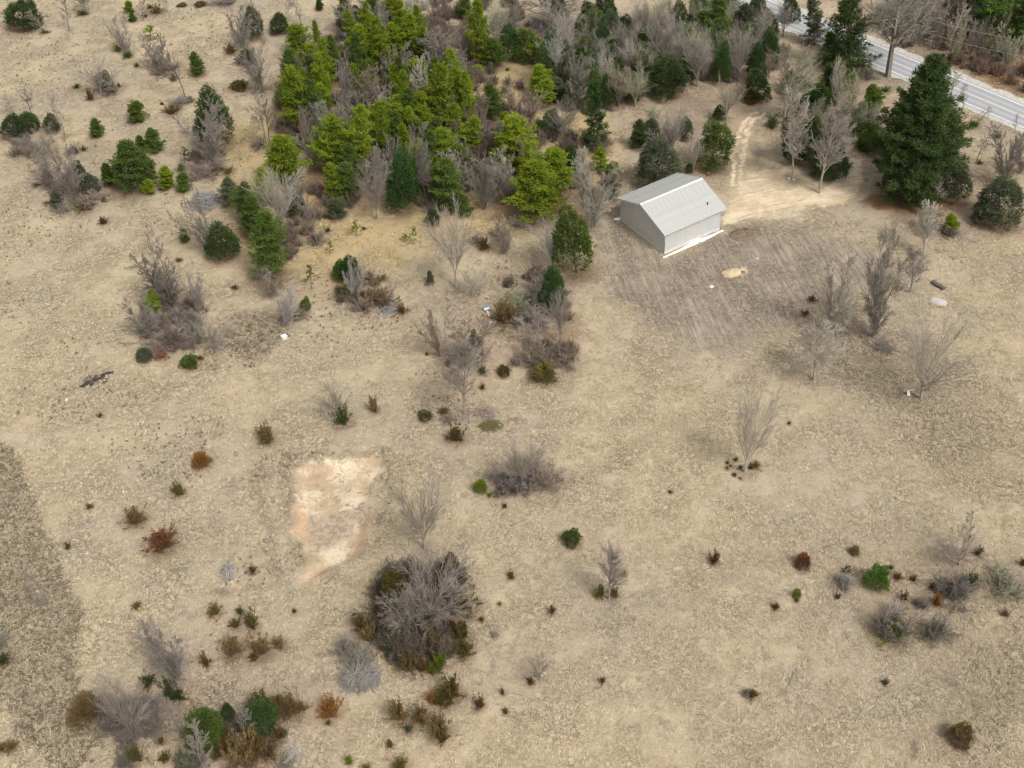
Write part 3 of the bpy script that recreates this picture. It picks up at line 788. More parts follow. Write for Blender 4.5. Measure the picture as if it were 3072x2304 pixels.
        for k in range(36):
            a = r.uniform(0, 6.28); tl = abs(r.normal(0, .62)); L = r.uniform(.6, 1.55) * (1 - .2 * tl)
            d = nrm(np.array([math.cos(a) * math.sin(tl), math.sin(a) * math.sin(tl), math.cos(tl)])); b0 = np.array([r.normal(0, .16), r.normal(0, .16), -.05])
            tip = b0 + d * L; segs.append((*b0, *tip, .02, .006)); bv = r.uniform(0, .6)
            for q in range(int(9 * L) + 3):
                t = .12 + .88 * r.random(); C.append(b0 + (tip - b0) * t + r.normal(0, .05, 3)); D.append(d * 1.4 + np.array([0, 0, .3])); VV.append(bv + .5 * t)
        L, W, n, spd = .17, .024, 6, .5
    elif form == 'mound':                                # rounder dense juniper / young pine ball, 1.5 m
        for k in range(620):
            f = r.random(); a = r.uniform(0, 6.28); z = 1.35 * f
            rr = .8 * math.sqrt(max(0, 1 - (f * 1.0 - .12) ** 2)) * (1 + .18 * math.sin(3 * a + seed) + .12 * math.sin(7 * a + 5 * f)) * r.uniform(.55, 1.15) * (.8 + .45 * float(vnoise(a * 1.6 + seed, f * 4, seed)))
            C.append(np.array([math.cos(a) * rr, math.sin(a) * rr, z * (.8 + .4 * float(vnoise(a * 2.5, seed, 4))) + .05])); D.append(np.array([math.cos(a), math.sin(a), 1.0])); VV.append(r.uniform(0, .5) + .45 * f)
        for k in range(14):
            a = r.uniform(0, 6.28); segs.append((0, 0, -.05, math.cos(a) * .5, math.sin(a) * .5, .9, .02, .008))
        L, W, n, spd = .25, .024, 6, .5
    elif form == 'sparse':                               # thin open sapling, 2.5 m
        segs.append((0, 0, -.1, .05, .03, 2.5, .025, .008))
        for k in range(16):
            z = r.uniform(.5, 2.4); a = r.uniform(0, 6.28); L = .55 * (1.1 - z / 2.8)
            tip = np.array([math.cos(a) * L, math.sin(a) * L, z + .25]); segs.append((0, 0, z, *tip, .01, .005))
            for q in range(5): C.append(np.array([0, 0, z]) + (tip - [0, 0, z]) * r.uniform(.4, 1)); D.append(np.array([math.cos(a), math.sin(a), .8])); VV.append(r.random())
        L, W, n, spd = .2, .03, 5, .8
    V, Q, vv = tufts(C, D, L, W, r, n, spd, np.clip(np.array(VV), 0, 1))
    h = np.percentile(V[:, 2], 99.8); w = np.percentile(np.hypot(V[:, 0], V[:, 1]), 97) * 2
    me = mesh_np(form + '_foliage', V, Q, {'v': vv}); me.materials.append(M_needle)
    TV, TQ = tubes(segs, 5); mt = mesh_np(form + '_trunk', TV, TQ); mt.materials.append(M_pinebark)
    return mt, me, h, w
CON = {}
def con_meshes(form, var):
    if (form, var) not in CON: CON[(form, var)] = conifer_proto(form, sum(map(ord, form)) + var * 13)
    return CON[(form, var)]
NVAR = {'upright': 3, 'vase': 4, 'round': 2, 'multi': 5, 'slender': 3, 'oak': 1, 'bush': 3, 'pine': 5, 'spruce': 3, 'whitepine': 3, 'giant': 1, 'cedar': 5, 'juniper': 5, 'mound': 4, 'sparse': 3}

# letter -> prototype, object name, category, words
KINDS_ = {'U': ('upright', 'bare_tree', 'tree', 'bare tree'), 'V': ('vase', 'bare_tree', 'tree', 'bare branching tree'), 'R': ('round', 'bare_tree', 'tree', 'bare fine-twigged tree'),
    'S': ('multi', 'bare_tree', 'tree', 'bare many-stemmed tree'), 'T': ('slender', 'bare_sapling', 'tree', 'thin bare tree'), 'O': ('oak', 'roadside_tree', 'tree', 'bare tree'), 'B': ('bush', 'bare_bush', 'bush', 'leafless bush'),
    'P': ('pine', 'pine_tree', 'pine tree', 'pine'), 'W': ('whitepine', 'pine_tree', 'pine tree', 'tall soft pine'), 'G': ('giant', 'giant_pine_tree', 'pine tree', 'pine'), 'C': ('cedar', 'cedar_tree', 'cedar', 'cedar'),
    'F': ('spruce', 'young_pine_tree', 'small pine', 'young pine'), 'J': ('juniper', 'juniper_shrub', 'shrub', 'juniper shrub'), 'M': ('mound', 'mounded_shrub', 'shrub', 'rounded shrub'), 'Y': ('sparse', 'pine_sapling', 'sapling', 'thin sapling')}
FOL = {'g': ((.09, .14, .03), 'green'), 'd': ((.06, .095, .032), 'dark green'), 'y': ((.17, .235, .02), 'yellow-green'), 'o': ((.135, .115, .035), 'olive'), 'b': ((.150, .100, .045), 'brown'), 'r': ((.165, .075, .035), 'red-brown'),
    'n': ((.34, .17, .045), 'orange'), 'k': ((.10, .12, .075), 'grey-green'), 'l': ((.052, .105, .03), 'deep green'), 'e': ((.09, .175, .028), 'bright green'), 's': ((.21, .15, .07), 'bronze')}
BRK = {'p': ((.36, .325, .27), 'pale'), 'm': ((.27, .24, .205), 'grey'), 'k': ((.19, .165, .145), 'dark'), 'w': ((.42, .40, .36), 'whitish'), 'i': ((.28, .225, .175), 'pinkish-brown'), 'v': ((.33, .32, .22), 'greenish-grey'), 's': ((.27, .24, .205), 'silver-grey'), 'u': ((.23, .185, .145), 'dull brown')}
GROUPS = {'tree': 'leafless trees across the field', 'bush': 'leafless bushes', 'pine tree': 'pines', 'cedar': 'dark cedars', 'small pine': 'young pines in the field', 'shrub': 'juniper shrubs dotted over the field', 'sapling': 'small saplings'}
seen_labels = {}
PR = random.Random(77)
def plant(row):
    spec, place = row.split('|')
    f = spec.split()
    t_, kind, tint = int(f[0]), f[1], f[2]
    bx, by, tx, ty, w = map(float, f[3:8])
    form, name, cat, words = KINDS_[kind]
    P0 = T(t_, bx, by); P1 = T(t_, tx, ty)
    x, y = unproj(*P0); z = gz(x, y)
    x, y = unproj(*P0, z)
    u1 = proj(x, y, z + 1); u0 = proj(x, y, z); ur = proj(x + 1, y, z)
    ppv = math.hypot(u1[0] - u0[0], u1[1] - u0[1]); pph = math.hypot(ur[0] - u0[0], ur[1] - u0[1])
    # low shrubs: part of the picture height is the ground footprint seen from above
    hp = math.hypot(P1[0] - P0[0], P1[1] - P0[1]); wm = w * TS / pph
    low = form in ('juniper', 'mound', 'bush')
    if low:
        foot = .30 * wm * pph * math.sin(PITCH)
        hm = max(hp - foot * 1.2, hp * .5) / ppv
    else: hm = hp / ppv
    if kind == 'P' and t_ in (0, 1): wm *= 1.06
    if kind in 'JM': wm *= 1.15
    lean = None
    ex = P0[0] + (u1[0] - u0[0]) * hm
    if not low: lean = max(-.38, min(.38, (P1[0] - ex) / pph / max(hm, .5)))
    c, cw = (BRK if kind in 'UVRSTOB' else FOL)[tint]
    label = f'{cw} {words} {place.strip()}'
    if label in seen_labels: print('DUPLICATE LABEL', label)
    seen_labels[label] = 1
    if len(place.split()) <= 9: ANCH.append((bx * TS + (t_ % 3) * 1024, by * TS + (t_ // 3) * 768, hp, words.split()[-1], place.strip()))
    nw = len(label.split())
    if nw > 16 or nw < 4: print('LABEL LENGTH', nw, label)
    return grow_plant(kind, c, x, y, z, hm, wm, lean or 0, label, GROUPS[cat])
PLACED, ANCH = [], []
def grow_plant(kind, c, x, y, z, hm, wm, lean, label, group):
    form, name, cat, words = KINDS_[kind]
    PLACED.append((x, y, wm, kind, hm))
    bark = kind in 'UVRSTOB'
    var = PR.randrange(NVAR[form])
    m0, m1, h, wn_ = (bare_meshes if bark else con_meshes)(form, var)
    bf = PR.uniform(.86, 1.1); c = tuple(max(.01, k * bf * PR.uniform(.98, 1.02)) for k in c)
    root = link(name, None, label=label, cat=cat, group=group)
    root.location = (x, y, z)
    root.rotation_euler = (PR.uniform(-.03, .03), math.atan(lean) + PR.uniform(-.02, .02), 0)
    spin = PR.uniform(0, 6.28)
    for mesh, nm in ((m0, 'trunk' if form not in ('juniper', 'mound', 'bush') else 'stems'), (m1, 'crown' if bark else 'foliage')):
        o = link(nm, mesh, None, parent=root, color=c if (bark or nm == 'foliage') else None)
        o.rotation_euler = (0, 0, spin)
        o.scale = (wm / wn_, wm / wn_, hm / h)
    return root

# ---------------------------------------------------------------- undergrowth and weeds (one mass each)
def inside(pts, n, seed, pad=0):
    q = pts; lo = np.min(q, 0); hi = np.max(q, 0); r = np.random.default_rng(seed)
    x, y = r.uniform(lo[0], hi[0], n * 4), r.uniform(lo[1], hi[1], n * 4)
    k = (polysd(q, x, y) > pad) & (fbm(x / 4, y / 4, seed, 2) > .42)
    return x[k][:n], y[k][:n]
ugm = [bare_meshes('bush', v)[1] for v in range(3)]
GROVE = ((600, 210), (640, 130), (760, 40), (900, 0), (1120, 0), (1160, 90), (1060, 120), (1140, 180), (1150, 250), (1240, 300), (1330, 300), (1330, 430), (1180, 440), (1000, 430), (900, 470), (700, 450), (640, 560), (580, 580), (540, 460), (620, 400), (600, 300))
WOODR = ((1180, 60), (1400, 50), (1640, 60), (1700, 120), (1640, 190), (1480, 190), (1330, 240), (1250, 260), (1180, 180))
NOOK = ((1700, 180), (1850, 180), (1900, 300), (1800, 360), (1720, 330), (1690, 250))
WOODF = ((1880, 30), (2230, -60), (2230, 205), (2080, 150), (1920, 95))
DEADC = [unproj(*T(7, *p)) for p in ((230, 560), (330, 420), (560, 330), (700, 330), (790, 470), (860, 560), (810, 700), (830, 850), (740, 880), (640, 960), (480, 980), (390, 960), (330, 860), (260, 780))]
CLUMPB = [unproj(*T(6, *p)) for p in ((1200, 1420), (1320, 1300), (1500, 1350), (1700, 1300), (1860, 1420), (1800, 1560), (1640, 1640), (1420, 1640), (1260, 1640))]
CORNB = [unproj(*T(6, *p)) for p in ((660, 1330), (800, 1230), (960, 1250), (1080, 1300), (960, 1420), (840, 1500), (700, 1450))]
CENT = [unproj(*T(4, *p)) for p in ((1030, 200), (1180, 110), (1330, 120), (1460, 260), (1480, 380), (1200, 410), (1060, 400))]
MUDT = [unproj(*T(3, *p)) for p in ((960, 420), (1080, 260), (1300, 260), (1440, 440), (1400, 600), (1200, 640), (940, 640))]
LEFT = [unproj(*T(0, *p)) for p in ((60, 900), (160, 800), (330, 860), (420, 960), (520, 1150), (620, 1260), (560, 1340), (400, 1340), (260, 1120), (120, 1000))]
CONEB = [unproj(*T(0, *p)) for p in ((1200, 900), (1350, 960), (1480, 1000), (1500, 1110), (1300, 1140), (1220, 1060))]
BIRCH = [unproj(*T(4, *p)) for p in ((-60, 150), (60, 60), (200, 130), (320, 200), (310, 310), (150, 350), (0, 300))]
RING = [unproj(*T(4, *p)) for p in ((1120, 640), (1220, 570), (1400, 560), (1530, 600), (1500, 700), (1380, 720), (1290, 760), (1180, 700))]
SPOILB = Z5((440, 400), (520, 420), (520, 700), (560, 820), (590, 1100), (540, 1180), (480, 900), (440, 700))
for nm, poly, cnt, sd_, colr, lab in (('undergrowth', P(*GROVE), 560, 3, (.20, .155, .125), 'brownish leafless undergrowth filling the middle pine grove'), ('undergrowth', P(*WOODR), 340, 4, (.24, .20, .16), 'leafless undergrowth in the mixed wood above the garage track'),
        ('undergrowth', P(*NOOK), 50, 5, (.24, .20, .155), 'leafless undergrowth among the trees by the turnaround'), ('undergrowth', P(*WOODF), 170, 6, (.22, .155, .115), 'reddish leafless undergrowth in the wood across the road'),
        ('undergrowth', DEADC, 150, 7, (.15, .12, .09), 'dark leafless scrub under the silver dead tree'), ('undergrowth', CLUMPB, 40, 8, (.19, .15, .11), 'brown scrub between the cedars near the bottom'), ('undergrowth', CORNB, 34, 9, (.20, .17, .15), 'grey scrub in the lower left corner thicket'),
        ('undergrowth', LEFT, 60, 12, (.25, .21, .18), 'grey brown scrub in the thicket at the left of the upper field'), ('undergrowth', CONEB, 26, 13, (.24, .20, .17), 'grey scrub around the large cone cedar'), ('undergrowth', BIRCH, 30, 14, (.19, .14, .09), 'brown scrub under the birch clump left of centre'), ('undergrowth', RING, 30, 15, (.21, .17, .13), 'brown scrub of the ring thicket right of centre'), ('undergrowth', CENT, 50, 10, (.20, .165, .115), 'grey scrub in the central thicket'), ('undergrowth', MUDT, 46, 11, (.23, .19, .165), 'grey brown scrub by the muddy hollow')):
    x, y = inside(poly, cnt, sd_); r = np.random.default_rng(sd_)
    scatter(nm, x, y, ugm, M_bark, r.uniform(.45, 1.25, len(x)) * (.7 if cnt < 120 else 1), r.uniform(0, 6.28, len(x)), lab, 'undergrowth', color=colr)

ROWS = '''
0 C d 150 178 150 -40 240|in the far top left corner of the field
0 T m 285 215 225 60 110|at the right foot of the top left corner cedar
0 J k 290 215 285 165 60|under the twigs beside the top left corner cedar
0 T k 450 200 400 0 120|standing alone right of the top left corner cedar
0 U k 560 90 530 -70 130|at the top edge, second from the left corner
0 J d 540 95 530 45 75|hugging the foot of the second top edge tree
0 F g 862 140 850 80 55|lower of two stacked by the top edge
0 F y 842 80 828 5 75|upper of two stacked by the top edge
0 T k 930 130 890 -40 90|just right of the two stacked young pines
0 J b 945 108 942 80 30|at the foot of the tree beside two stacked pines
0 J b 1015 84 1015 8 95|in front of the small top edge thicket
0 T m 1085 72 1055 -40 80|rising from the small top edge thicket
0 J k 975 50 975 10 60|on the left of the small top edge thicket
0 M o 1180 38 1180 5 60|at the top edge, left of a brown mound
0 M b 1300 35 1300 -8 78|at the top edge above the isolated green pine
0 B k 1470 22 1470 -30 180|cut by the top edge, left of the grove
0 T m 400 20 395 -60 60|clipped by the top edge near the left corner
0 S m 820 350 740 100 200|with three leaning stems above an open slope
0 J y 765 325 755 262 65|leaning on the three-stemmed upper tree
0 J d 830 368 828 318 70|at the foot of the three-stemmed upper tree
0 S m 1030 440 990 220 150|rising from the twiggy upper left thicket
0 B u 1070 460 1070 355 190|as a brown thicket around two upper left trees
0 Y y 975 260 965 160 90|showing above the twiggy upper left thicket
0 J d 885 430 883 396 36|tiny, alone between two bare upper left trees
0 F g 1285 487 1250 340 108|standing isolated on open grass, upper left field
0 T k 1200 635 1080 205 170|tallest and leaning left of the big cone cedar
0 J k 1128 520 1122 462 46|caught beside the tall leaning trunk
0 J d 1235 655 1235 612 55|at the root of the tall leaning tree
0 B m 1170 672 1170 590 150|behind the root of the tall leaning tree
0 R m 660 612 590 340 320|spreading wide over a small dark cedar
0 C k 690 575 665 450 110|inside the wide spreading upper left tree
0 B u 730 600 735 525 130|right of the small cedar under the spreading tree
0 J d 500 566 500 530 48|left of the wide spreading upper left tree
0 J b 592 645 583 552 54|in front of the wide spreading upper left tree
0 J r 772 560 770 530 30|at the right end of the spreading tree
0 M o 1555 573 1550 498 112|dark and low, midway to the grove's left edge
0 F g 880 784 884 655 122|right of the two small pines of the left field
0 F g 622 884 610 765 106|alone in the middle of the left field
0 J b 1112 730 1118 655 112|sprawling left of the big cone cedar
0 J r 1052 678 1048 652 26|tiny, above the sprawling brown juniper
0 C d 1412 935 1350 562 262|large and cone shaped behind a bare tree
0 S m 1380 1062 1310 640 340|spreading in front of the large cone cedar
0 B u 1320 1120 1320 1000 270|under the tree before the large cone cedar
0 J o 1400 1120 1395 1062 85|below the tree before the cone cedar, left one
0 J o 1482 1118 1480 1062 92|below the tree before the cone cedar, right one
0 J g 1180 1102 1180 1030 86|left of the bush under the spreading tree
0 Y g 1195 1060 1200 940 70|above the shrub left of the spreading tree
0 S m 1690 590 1610 240 180|above the two-trunked tree at the grove's left
0 B i 1692 585 1690 510 140|at the foot of the tree above the two-trunked one
0 T m 1740 955 1650 560 170|left of two twin trunks beside the grove
0 T k 1745 940 1715 590 110|right of two twin trunks beside the grove
0 B u 1685 952 1680 860 140|at the foot of the twin trunks
0 S m 1572 312 1490 40 170|leaning left near the top, left of the grove
0 J b 1505 340 1490 258 96|brushy, left of the leaning tree near the top
0 F k 1592 410 1585 310 112|right of the leaning tree near the top
0 C k 1640 240 1620 40 145|bluish behind a bare trunk near the top edge
0 T k 1700 262 1655 -20 130|in front of the bluish cedar
0 C d 1812 210 1800 80 130|at the grove's top left tip
0 T m 1952 160 1910 -30 90|at the grove's top left edge, thin and straight
0 F d 2068 64 2066 -6 60|at the top edge above the grove's snow
0 T m 1870 205 1850 -30 90|behind the cedar at the grove's top left tip
0 P y 1960 350 1905 160 170|first of the row down the grove's left edge
0 P y 2062 300 2042 130 60|slim, right of the first grove edge pine
0 P g 1900 620 1885 320 180|second of the row down the grove's left edge
0 P y 1935 860 1900 440 200|third of the row down the grove's left edge
0 P y 2010 480 1995 290 150|behind the second pine on the grove's left edge
0 F k 1822 665 1812 585 84|at the left foot of the grove edge row
0 P y 1860 1190 1810 885 235|in the clearing corner below the grove's left row
0 P y 2150 1120 2165 745 240|large, inside the grove right of the clearing corner
0 P g 2030 960 2035 820 130|low, between the clearing corner and grove
0 F g 918 978 908 872 84|left one of a touching pair
0 F g 1002 972 990 832 122|right one of a touching pair
0 P g 840 1225 795 925 290|broad and bushy in the left field, tallest there
0 C g 950 1160 930 1005 130|at the right shoulder of the broad left field pine
0 F g 705 1200 690 1045 96|at the left side of the broad left field pine
0 F y 968 1248 960 1160 96|low at the right foot of the broad field pine
0 F y 1075 1216 1075 1070 112|first right of the broad left field pine
0 F g 1188 1236 1180 1120 98|second right of the broad left field pine
0 C d 80 885 90 725 160|at the left edge of the field
0 C d 190 845 165 715 150|second from the left edge of the field
0 C k 340 850 310 730 110|third in the left edge thicket
0 T m 215 770 120 505 120|leaning above the left edge cedars
0 J b 182 650 180 625 42|perched left of the leaning left edge tree
0 T m 85 760 40 620 110|palest above the left edge cedars
0 R m 290 1035 230 820 270|broad with grey twigs below the left edge cedars
0 S m 345 1225 250 1010 190|below the broad grey-twigged tree
0 S m 495 1300 390 860 280|tall, its root in the left thicket's shrubs
0 T m 425 890 340 640 120|above and right of the left edge cedars
0 C k 515 1225 490 1030 135|in the lower left thicket
0 C k 585 1245 560 1120 150|right of the one in the lower left thicket
0 B u 570 1310 575 1195 190|in the lower left thicket's right end
0 B u 115 1000 120 900 130|below the left edge cedars, half hidden
0 J o 535 1350 520 1275 150|mossy at the bottom of the lower left thicket
0 F k 372 1345 362 1235 96|at the left bottom of the lower left thicket
0 B m 405 1362 405 1270 130|beside the young pine of the lower left thicket
0 J g 240 1206 238 1168 52|small on open grass left of the lower left thicket
0 J r 308 1318 308 1286 52|dry, left of the lower left thicket
0 B k 480 990 478 910 90|dark, right of the broad grey-twigged tree
0 J b 548 972 546 930 46|right end of the thicket with grey twigs
0 J b 682 1304 680 1262 44|right foot of the lower left thicket
0 J r 675 1446 675 1382 66|isolated on open grass below the left thicket
0 F g 1196 1566 1190 1480 70|below the large grey brush pile
0 S m 1400 1650 1190 1300 260|leaning left below the large grey brush pile
0 C d 1455 1660 1420 1440 230|below the large grey brush pile
0 P k 1480 1330 1465 1150 130|first of the row right of the brush pile
0 P g 1600 1420 1575 1180 150|second of the row right of the brush pile
0 P g 1640 1540 1610 1280 190|third of the row right of the brush pile
0 P g 1745 1800 1700 1400 270|lowest of the row right of the brush pile
0 P y 1730 1290 1690 1090 130|half hidden behind a pale dense bare tree
0 V p 1830 1510 1770 1085 350|dense, between the pine row and the grove
0 C k 1925 1400 1915 1230 130|behind the pale dense tree's right side
0 T m 2055 1575 1970 1150 170|right of the pale dense bare tree
0 B u 2050 1560 2050 1480 140|at the foot of the tree below the grove
0 T i 1000 1680 900 1480 150|faint on open grass below the left thicket
0 J d 2125 1500 2125 1462 42|tiny, under the lower edge of the grove
0 Y y 2138 1640 2132 1565 55|under the lower left edge of the grove
0 P y 2175 1310 2150 1070 150|hanging over the lower left edge of the grove
0 F k 2180 1400 2170 1290 130|at the foot of the grove's lower left pines
1 F k 60 190 75 30 140|at the top edge left of the snow patches
1 S m 220 130 170 -60 190|at the top edge above the grove
1 B i 290 105 285 10 170|thick, at the top edge above the grove
1 V p 470 130 430 -60 260|bushy, at the top edge above the tall pines
1 P y 150 480 130 165 150|first of the tall back row in the grove
1 P y 250 480 215 120 150|second of the tall back row in the grove
1 P y 365 410 330 150 130|third of the tall back row in the grove
1 P y 445 390 440 100 150|fourth of the tall back row in the grove
1 P y 515 430 515 175 140|last of the tall back row in the grove
1 P g 335 590 315 370 180|below the third pine of the tall back row
1 P y 490 610 500 390 185|below the last pine of the tall back row
1 P g 110 380 80 200 120|behind the tall back row's left end
1 P y 45 400 60 240 90|by the fallen trunk with the left snow patch
1 S m 700 480 640 140 260|in front of the largest snow patch
1 S m 770 530 740 290 220|below the largest snow patch
1 V m 840 410 780 130 180|right of the largest snow patch
1 S m 610 430 590 180 180|between the tall back row and largest snow
1 P y 905 440 900 15 175|tallest spire at the top of the grove
1 P g 975 440 965 250 180|at the right foot of the tallest spire
1 P g 810 130 815 -40 100|cut by the top edge, left of the tallest spire
1 V v 1000 310 985 -10 210|right of the tallest spire
1 V m 1120 280 1090 10 190|second right of the tallest spire
1 C l 1110 385 1085 165 160|left of two by the yellow grass clearing
1 C g 1195 390 1180 180 175|right of two by the yellow grass clearing
1 P y 1268 410 1270 235 95|slim, at the head of the yellow clearing
1 O k 1350 190 1340 -90 380|with a wide black crown at the top edge
1 B k 1350 200 1350 90 300|under the wide black crowned tree
1 B u 1490 190 1490 90 170|right of the wide black crowned tree
1 J o 1588 226 1588 150 66|on the sand right of the wide black tree
1 J b 1512 260 1510 200 60|below the brown bush of the black tree
1 T m 1510 330 1512 200 60|in the strip of grass below the black tree
1 J o 1077 457 1075 425 36|tiny in the middle of the yellow clearing
1 P y 1290 630 1262 430 170|golden, right edge of the yellow clearing
1 P y 1310 690 1330 520 140|just below the golden clearing pine
1 C d 1335 560 1315 310 160|behind the golden clearing pine
1 V w 1380 535 1370 205 190|in front of the dark clearing cedar
1 F k 1395 650 1400 510 160|right of the golden clearing pine
1 P v 1522 570 1518 365 150|mossy-topped, centre right of the grove|
1 V m 1850 385 1830 130 210|between two cedars and the right of the grove
1 C l 1680 400 1695 155 170|upper of two against the sandy gap
1 C l 1700 450 1680 270 190|lower of two against the sandy gap
1 V m 2090 440 2080 60 270|large, at the grove's upper right
1 V m 1985 300 1960 0 150|thin-crowned, at the top edge right of the sandy gap
1 C d 2110 600 2100 370 280|broad under the large upper right tree
1 C d 1960 520 1950 330 170|left of the broad one in the upper right grove
1 C d 2200 300 2200 90 150|near the top, left of the roadside trees
1 V p 1690 640 1700 385 190|pale fan in the middle of the right grove
1 V i 1800 690 1785 430 220|reddish, beside the pale fan
1 S i 1760 690 1745 470 160|between the pale fan and the slim deep pine
1 V p 1560 650 1580 430 160|left of the pale fan
1 V v 1905 690 1905 420 250|mossy, right side of the grove
1 C k 1880 640 1890 470 170|behind the mossy tree of the right grove
1 W l 1660 960 1640 545 190|slim bright column at the right of the grove
1 C l 1300 895 1290 775 120|left of a small pair in the mid grove
1 C l 1370 850 1372 700 120|right of a small pair in the mid grove
1 V m 1450 910 1430 630 220|left of the slim bright column pine
1 V i 1215 830 1235 590 190|in the brown scrub below the clearing
1 S i 1110 740 1110 530 180|at the lower rim of the yellow clearing
1 S u 1180 860 1160 700 190|in the brown scrub's lower part
1 P y 120 1140 110 700 185|tall at the left of the central grove
1 P y 265 880 260 650 165|second from left in the central grove
1 P y 385 910 355 630 180|third from left in the central grove
1 P g 440 910 420 580 130|dark-stemmed, fourth in the central grove
1 P y 515 910 510 600 160|fifth in the central grove
1 P y 640 850 630 440 200|highest crown of the central grove
1 P y 755 800 740 460 190|right neighbour of the highest central crown
1 P y 720 920 720 680 150|in front of the highest central crown
1 P y 850 970 852 755 145|open-branched, mid grove right of centre
1 P y 660 1060 640 845 210|low and wide in the central grove
1 P y 560 960 545 790 130|left of the low wide central pine
1 P g 770 1140 770 940 160|below the open-branched mid grove pine
1 P g 990 780 965 550 130|at the left rim of the brown scrub
1 P y 900 500 890 425 105|small, under the tallest spire
1 P y 1055 930 1055 730 130|left of the broad golden mound pine
1 P y 1145 1090 1135 765 260|broad golden mound, lower right of the grove
1 P y 1060 1110 1045 880 140|left foot of the broad golden mound pine
1 P o 560 720 545 560 160|filling the gap above the highest central crown
1 P g 180 620 160 480 170|left, under the tall back row
1 P g 30 1020 20 790 140|behind the tall left pine of the central grove
1 P g 15 1290 15 1050 170|at the bottom left of the central grove
1 C l 400 1350 390 960 225|deep green column at the grove's lower left
1 V s 235 1420 205 1090 250|at the lower rim, left of the deep green column
1 U k 545 1310 510 870 185|with a black stem right of the deep green column
1 S m 460 1150 450 900 150|behind the deep green column
1 P g 690 1340 665 1030 240|dense cone at the lower rim of the grove
1 S m 925 1360 925 970 240|tall, right of the dense lower rim cone
1 S u 860 1180 850 960 170|behind the tall tree of the lower rim
1 P y 1240 1410 1230 1060 340|wide, drooping yellow boughs at the lower rim
1 P y 1380 1270 1380 985 270|wide, behind the drooping yellow one
1 C l 1480 1180 1478 945 140|right of the wide golden lower rim pines
1 S p 1635 1475 1615 940 270|like a clump of birch at the lower rim
1 P y 1680 1100 1680 950 110|peeping behind the birch-like clump
1 P y 1765 1140 1755 1045 115|right of the birch-like clump
1 F k 1742 1285 1742 1150 120|right foot of the birch-like clump
1 C d 592 1450 590 1365 100|under the dense cone at the lower rim
1 F g 800 1390 775 1270 120|at the right foot of the dense cone
1 S u 180 770 110 440 280|in the grey mass left of centre, upper
1 S m 60 790 30 400 230|in the grey mass left of centre, leftmost
1 S u 250 700 235 500 180|in the grey mass left of centre, right
1 B u 120 800 120 680 260|beneath the grey mass left of centre
1 S m 325 1010 305 830 200|before the third central pine
1 S u 900 900 885 610 180|between highest central crown and brown scrub
1 B u 560 1250 560 1150 200|low at the lower rim beside the black stem
1 V p 745 1865 715 1310 300|fan-crowned, alone just below the grove
1 S i 1065 1640 1060 1380 140|thin, below the drooping yellow pine
1 B v 1035 1530 1010 1420 160|mossy, left of the dark log heap
1 J o 930 1615 935 1520 90|left below the dark log heap
1 J k 1065 1605 1065 1545 52|below the mossy bush by the log heap
1 V w 1375 1765 1345 1390 190|left of the big green cedar by the garage field
1 C g 1525 1765 1455 1350 270|big, in the open left of the garage
1 Y y 100 1530 92 1425 76|left of three under the grove's lower rim
1 Y y 470 1580 460 1465 62|right of three under the grove's lower rim
1 Y y 412 1565 408 1510 48|middle of three under the grove's lower rim
1 J r 148 1485 145 1455 34|tiny, by the left sapling under the grove
1 B u 875 1570 870 1480 120|flat, right of the fan-crowned tree
1 F d 1930 955 1920 775 120|at the edge of the track left of the garage
1 C k 2060 1195 2055 890 300|rounded, touching the back of the garage
1 V m 2150 1000 2150 690 210|behind the rounded cedar at the garage
1 V v 2030 830 2010 650 160|above the young pine beside the track
1 S m 2090 1010 2085 790 160|left of the rounded cedar's crown
1 C k 2010 900 2010 760 120|above the rounded cedar at the garage
2 W g 225 350 222 -10 270|broad, left of the roadside pines at the top
2 W g 120 270 130 80 210|left of the broad one at the top
2 F k 415 290 400 20 150|pointed, in the top group near the road
2 C g 430 350 430 150 170|below the pointed pine near the road
2 C o 565 250 560 55 125|narrow, dark olive, beside the road at the top
2 W k 855 290 850 -10 190|blue-green, left of the great tiered roadside pine
2 W d 1075 470 1090 -60 340|great and tiered at the road's near side
2 W g 985 400 960 200 190|low left arm beside the great tiered pine
2 V p 95 560 80 200 230|left, in the wood above the track
2 V m 375 520 370 165 210|in the wood above the track, middle
2 V m 650 235 660 -20 130|beside the road at the top
2 W g 320 170 320 -70 190|behind the group at the top by the road
2 C d 705 140 705 -40 120|between the bare roadside trees at the top
2 F g 480 140 480 -30 130|half hidden at the top by the road
2 V m 545 400 550 40 130|in front of the narrow dark olive cedar
2 S m 210 470 200 250 160|left of the middle tree above the track
2 U v 655 805 690 280 300|large, just right of the track's end
2 V i 560 500 540 320 160|behind the large tree at the track's end
2 C d 490 650 490 440 160|left of the track's end
2 F o 450 660 445 580 110|low at the left of the track's end
2 V v 285 790 285 510 165|small, between the track and the wood
2 C d 245 775 240 680 100|at the foot of the small mossy tree
2 J g 575 825 560 715 96|on the right of the track's end
2 V i 370 660 370 520 120|twiggy, left of the track's end
2 C l 905 720 885 535 170|upper of the group behind two pale trees
2 U p 710 1165 770 580 240|left of two standing on the sandy turnaround
2 U p 885 1250 965 670 240|right of two standing on the sandy turnaround
2 B s 890 1140 900 1060 150|with pale leaves around the right turnaround tree
2 C d 870 1050 840 740 250|tall, between the two turnaround trees
2 C l 965 1135 950 950 240|low, behind the right turnaround tree
2 C d 745 1050 690 750 160|behind the left turnaround tree
2 V v 1090 830 1085 470 240|right behind the turnaround trees
2 S u 1040 840 1030 640 160|behind the right turnaround tree's crown
2 C g 1160 860 1150 670 170|right of the mossy one behind the turnaround
2 W l 975 590 960 410 170|under the great tiered roadside pine
2 C g 1060 560 1060 440 130|right under the great tiered roadside pine
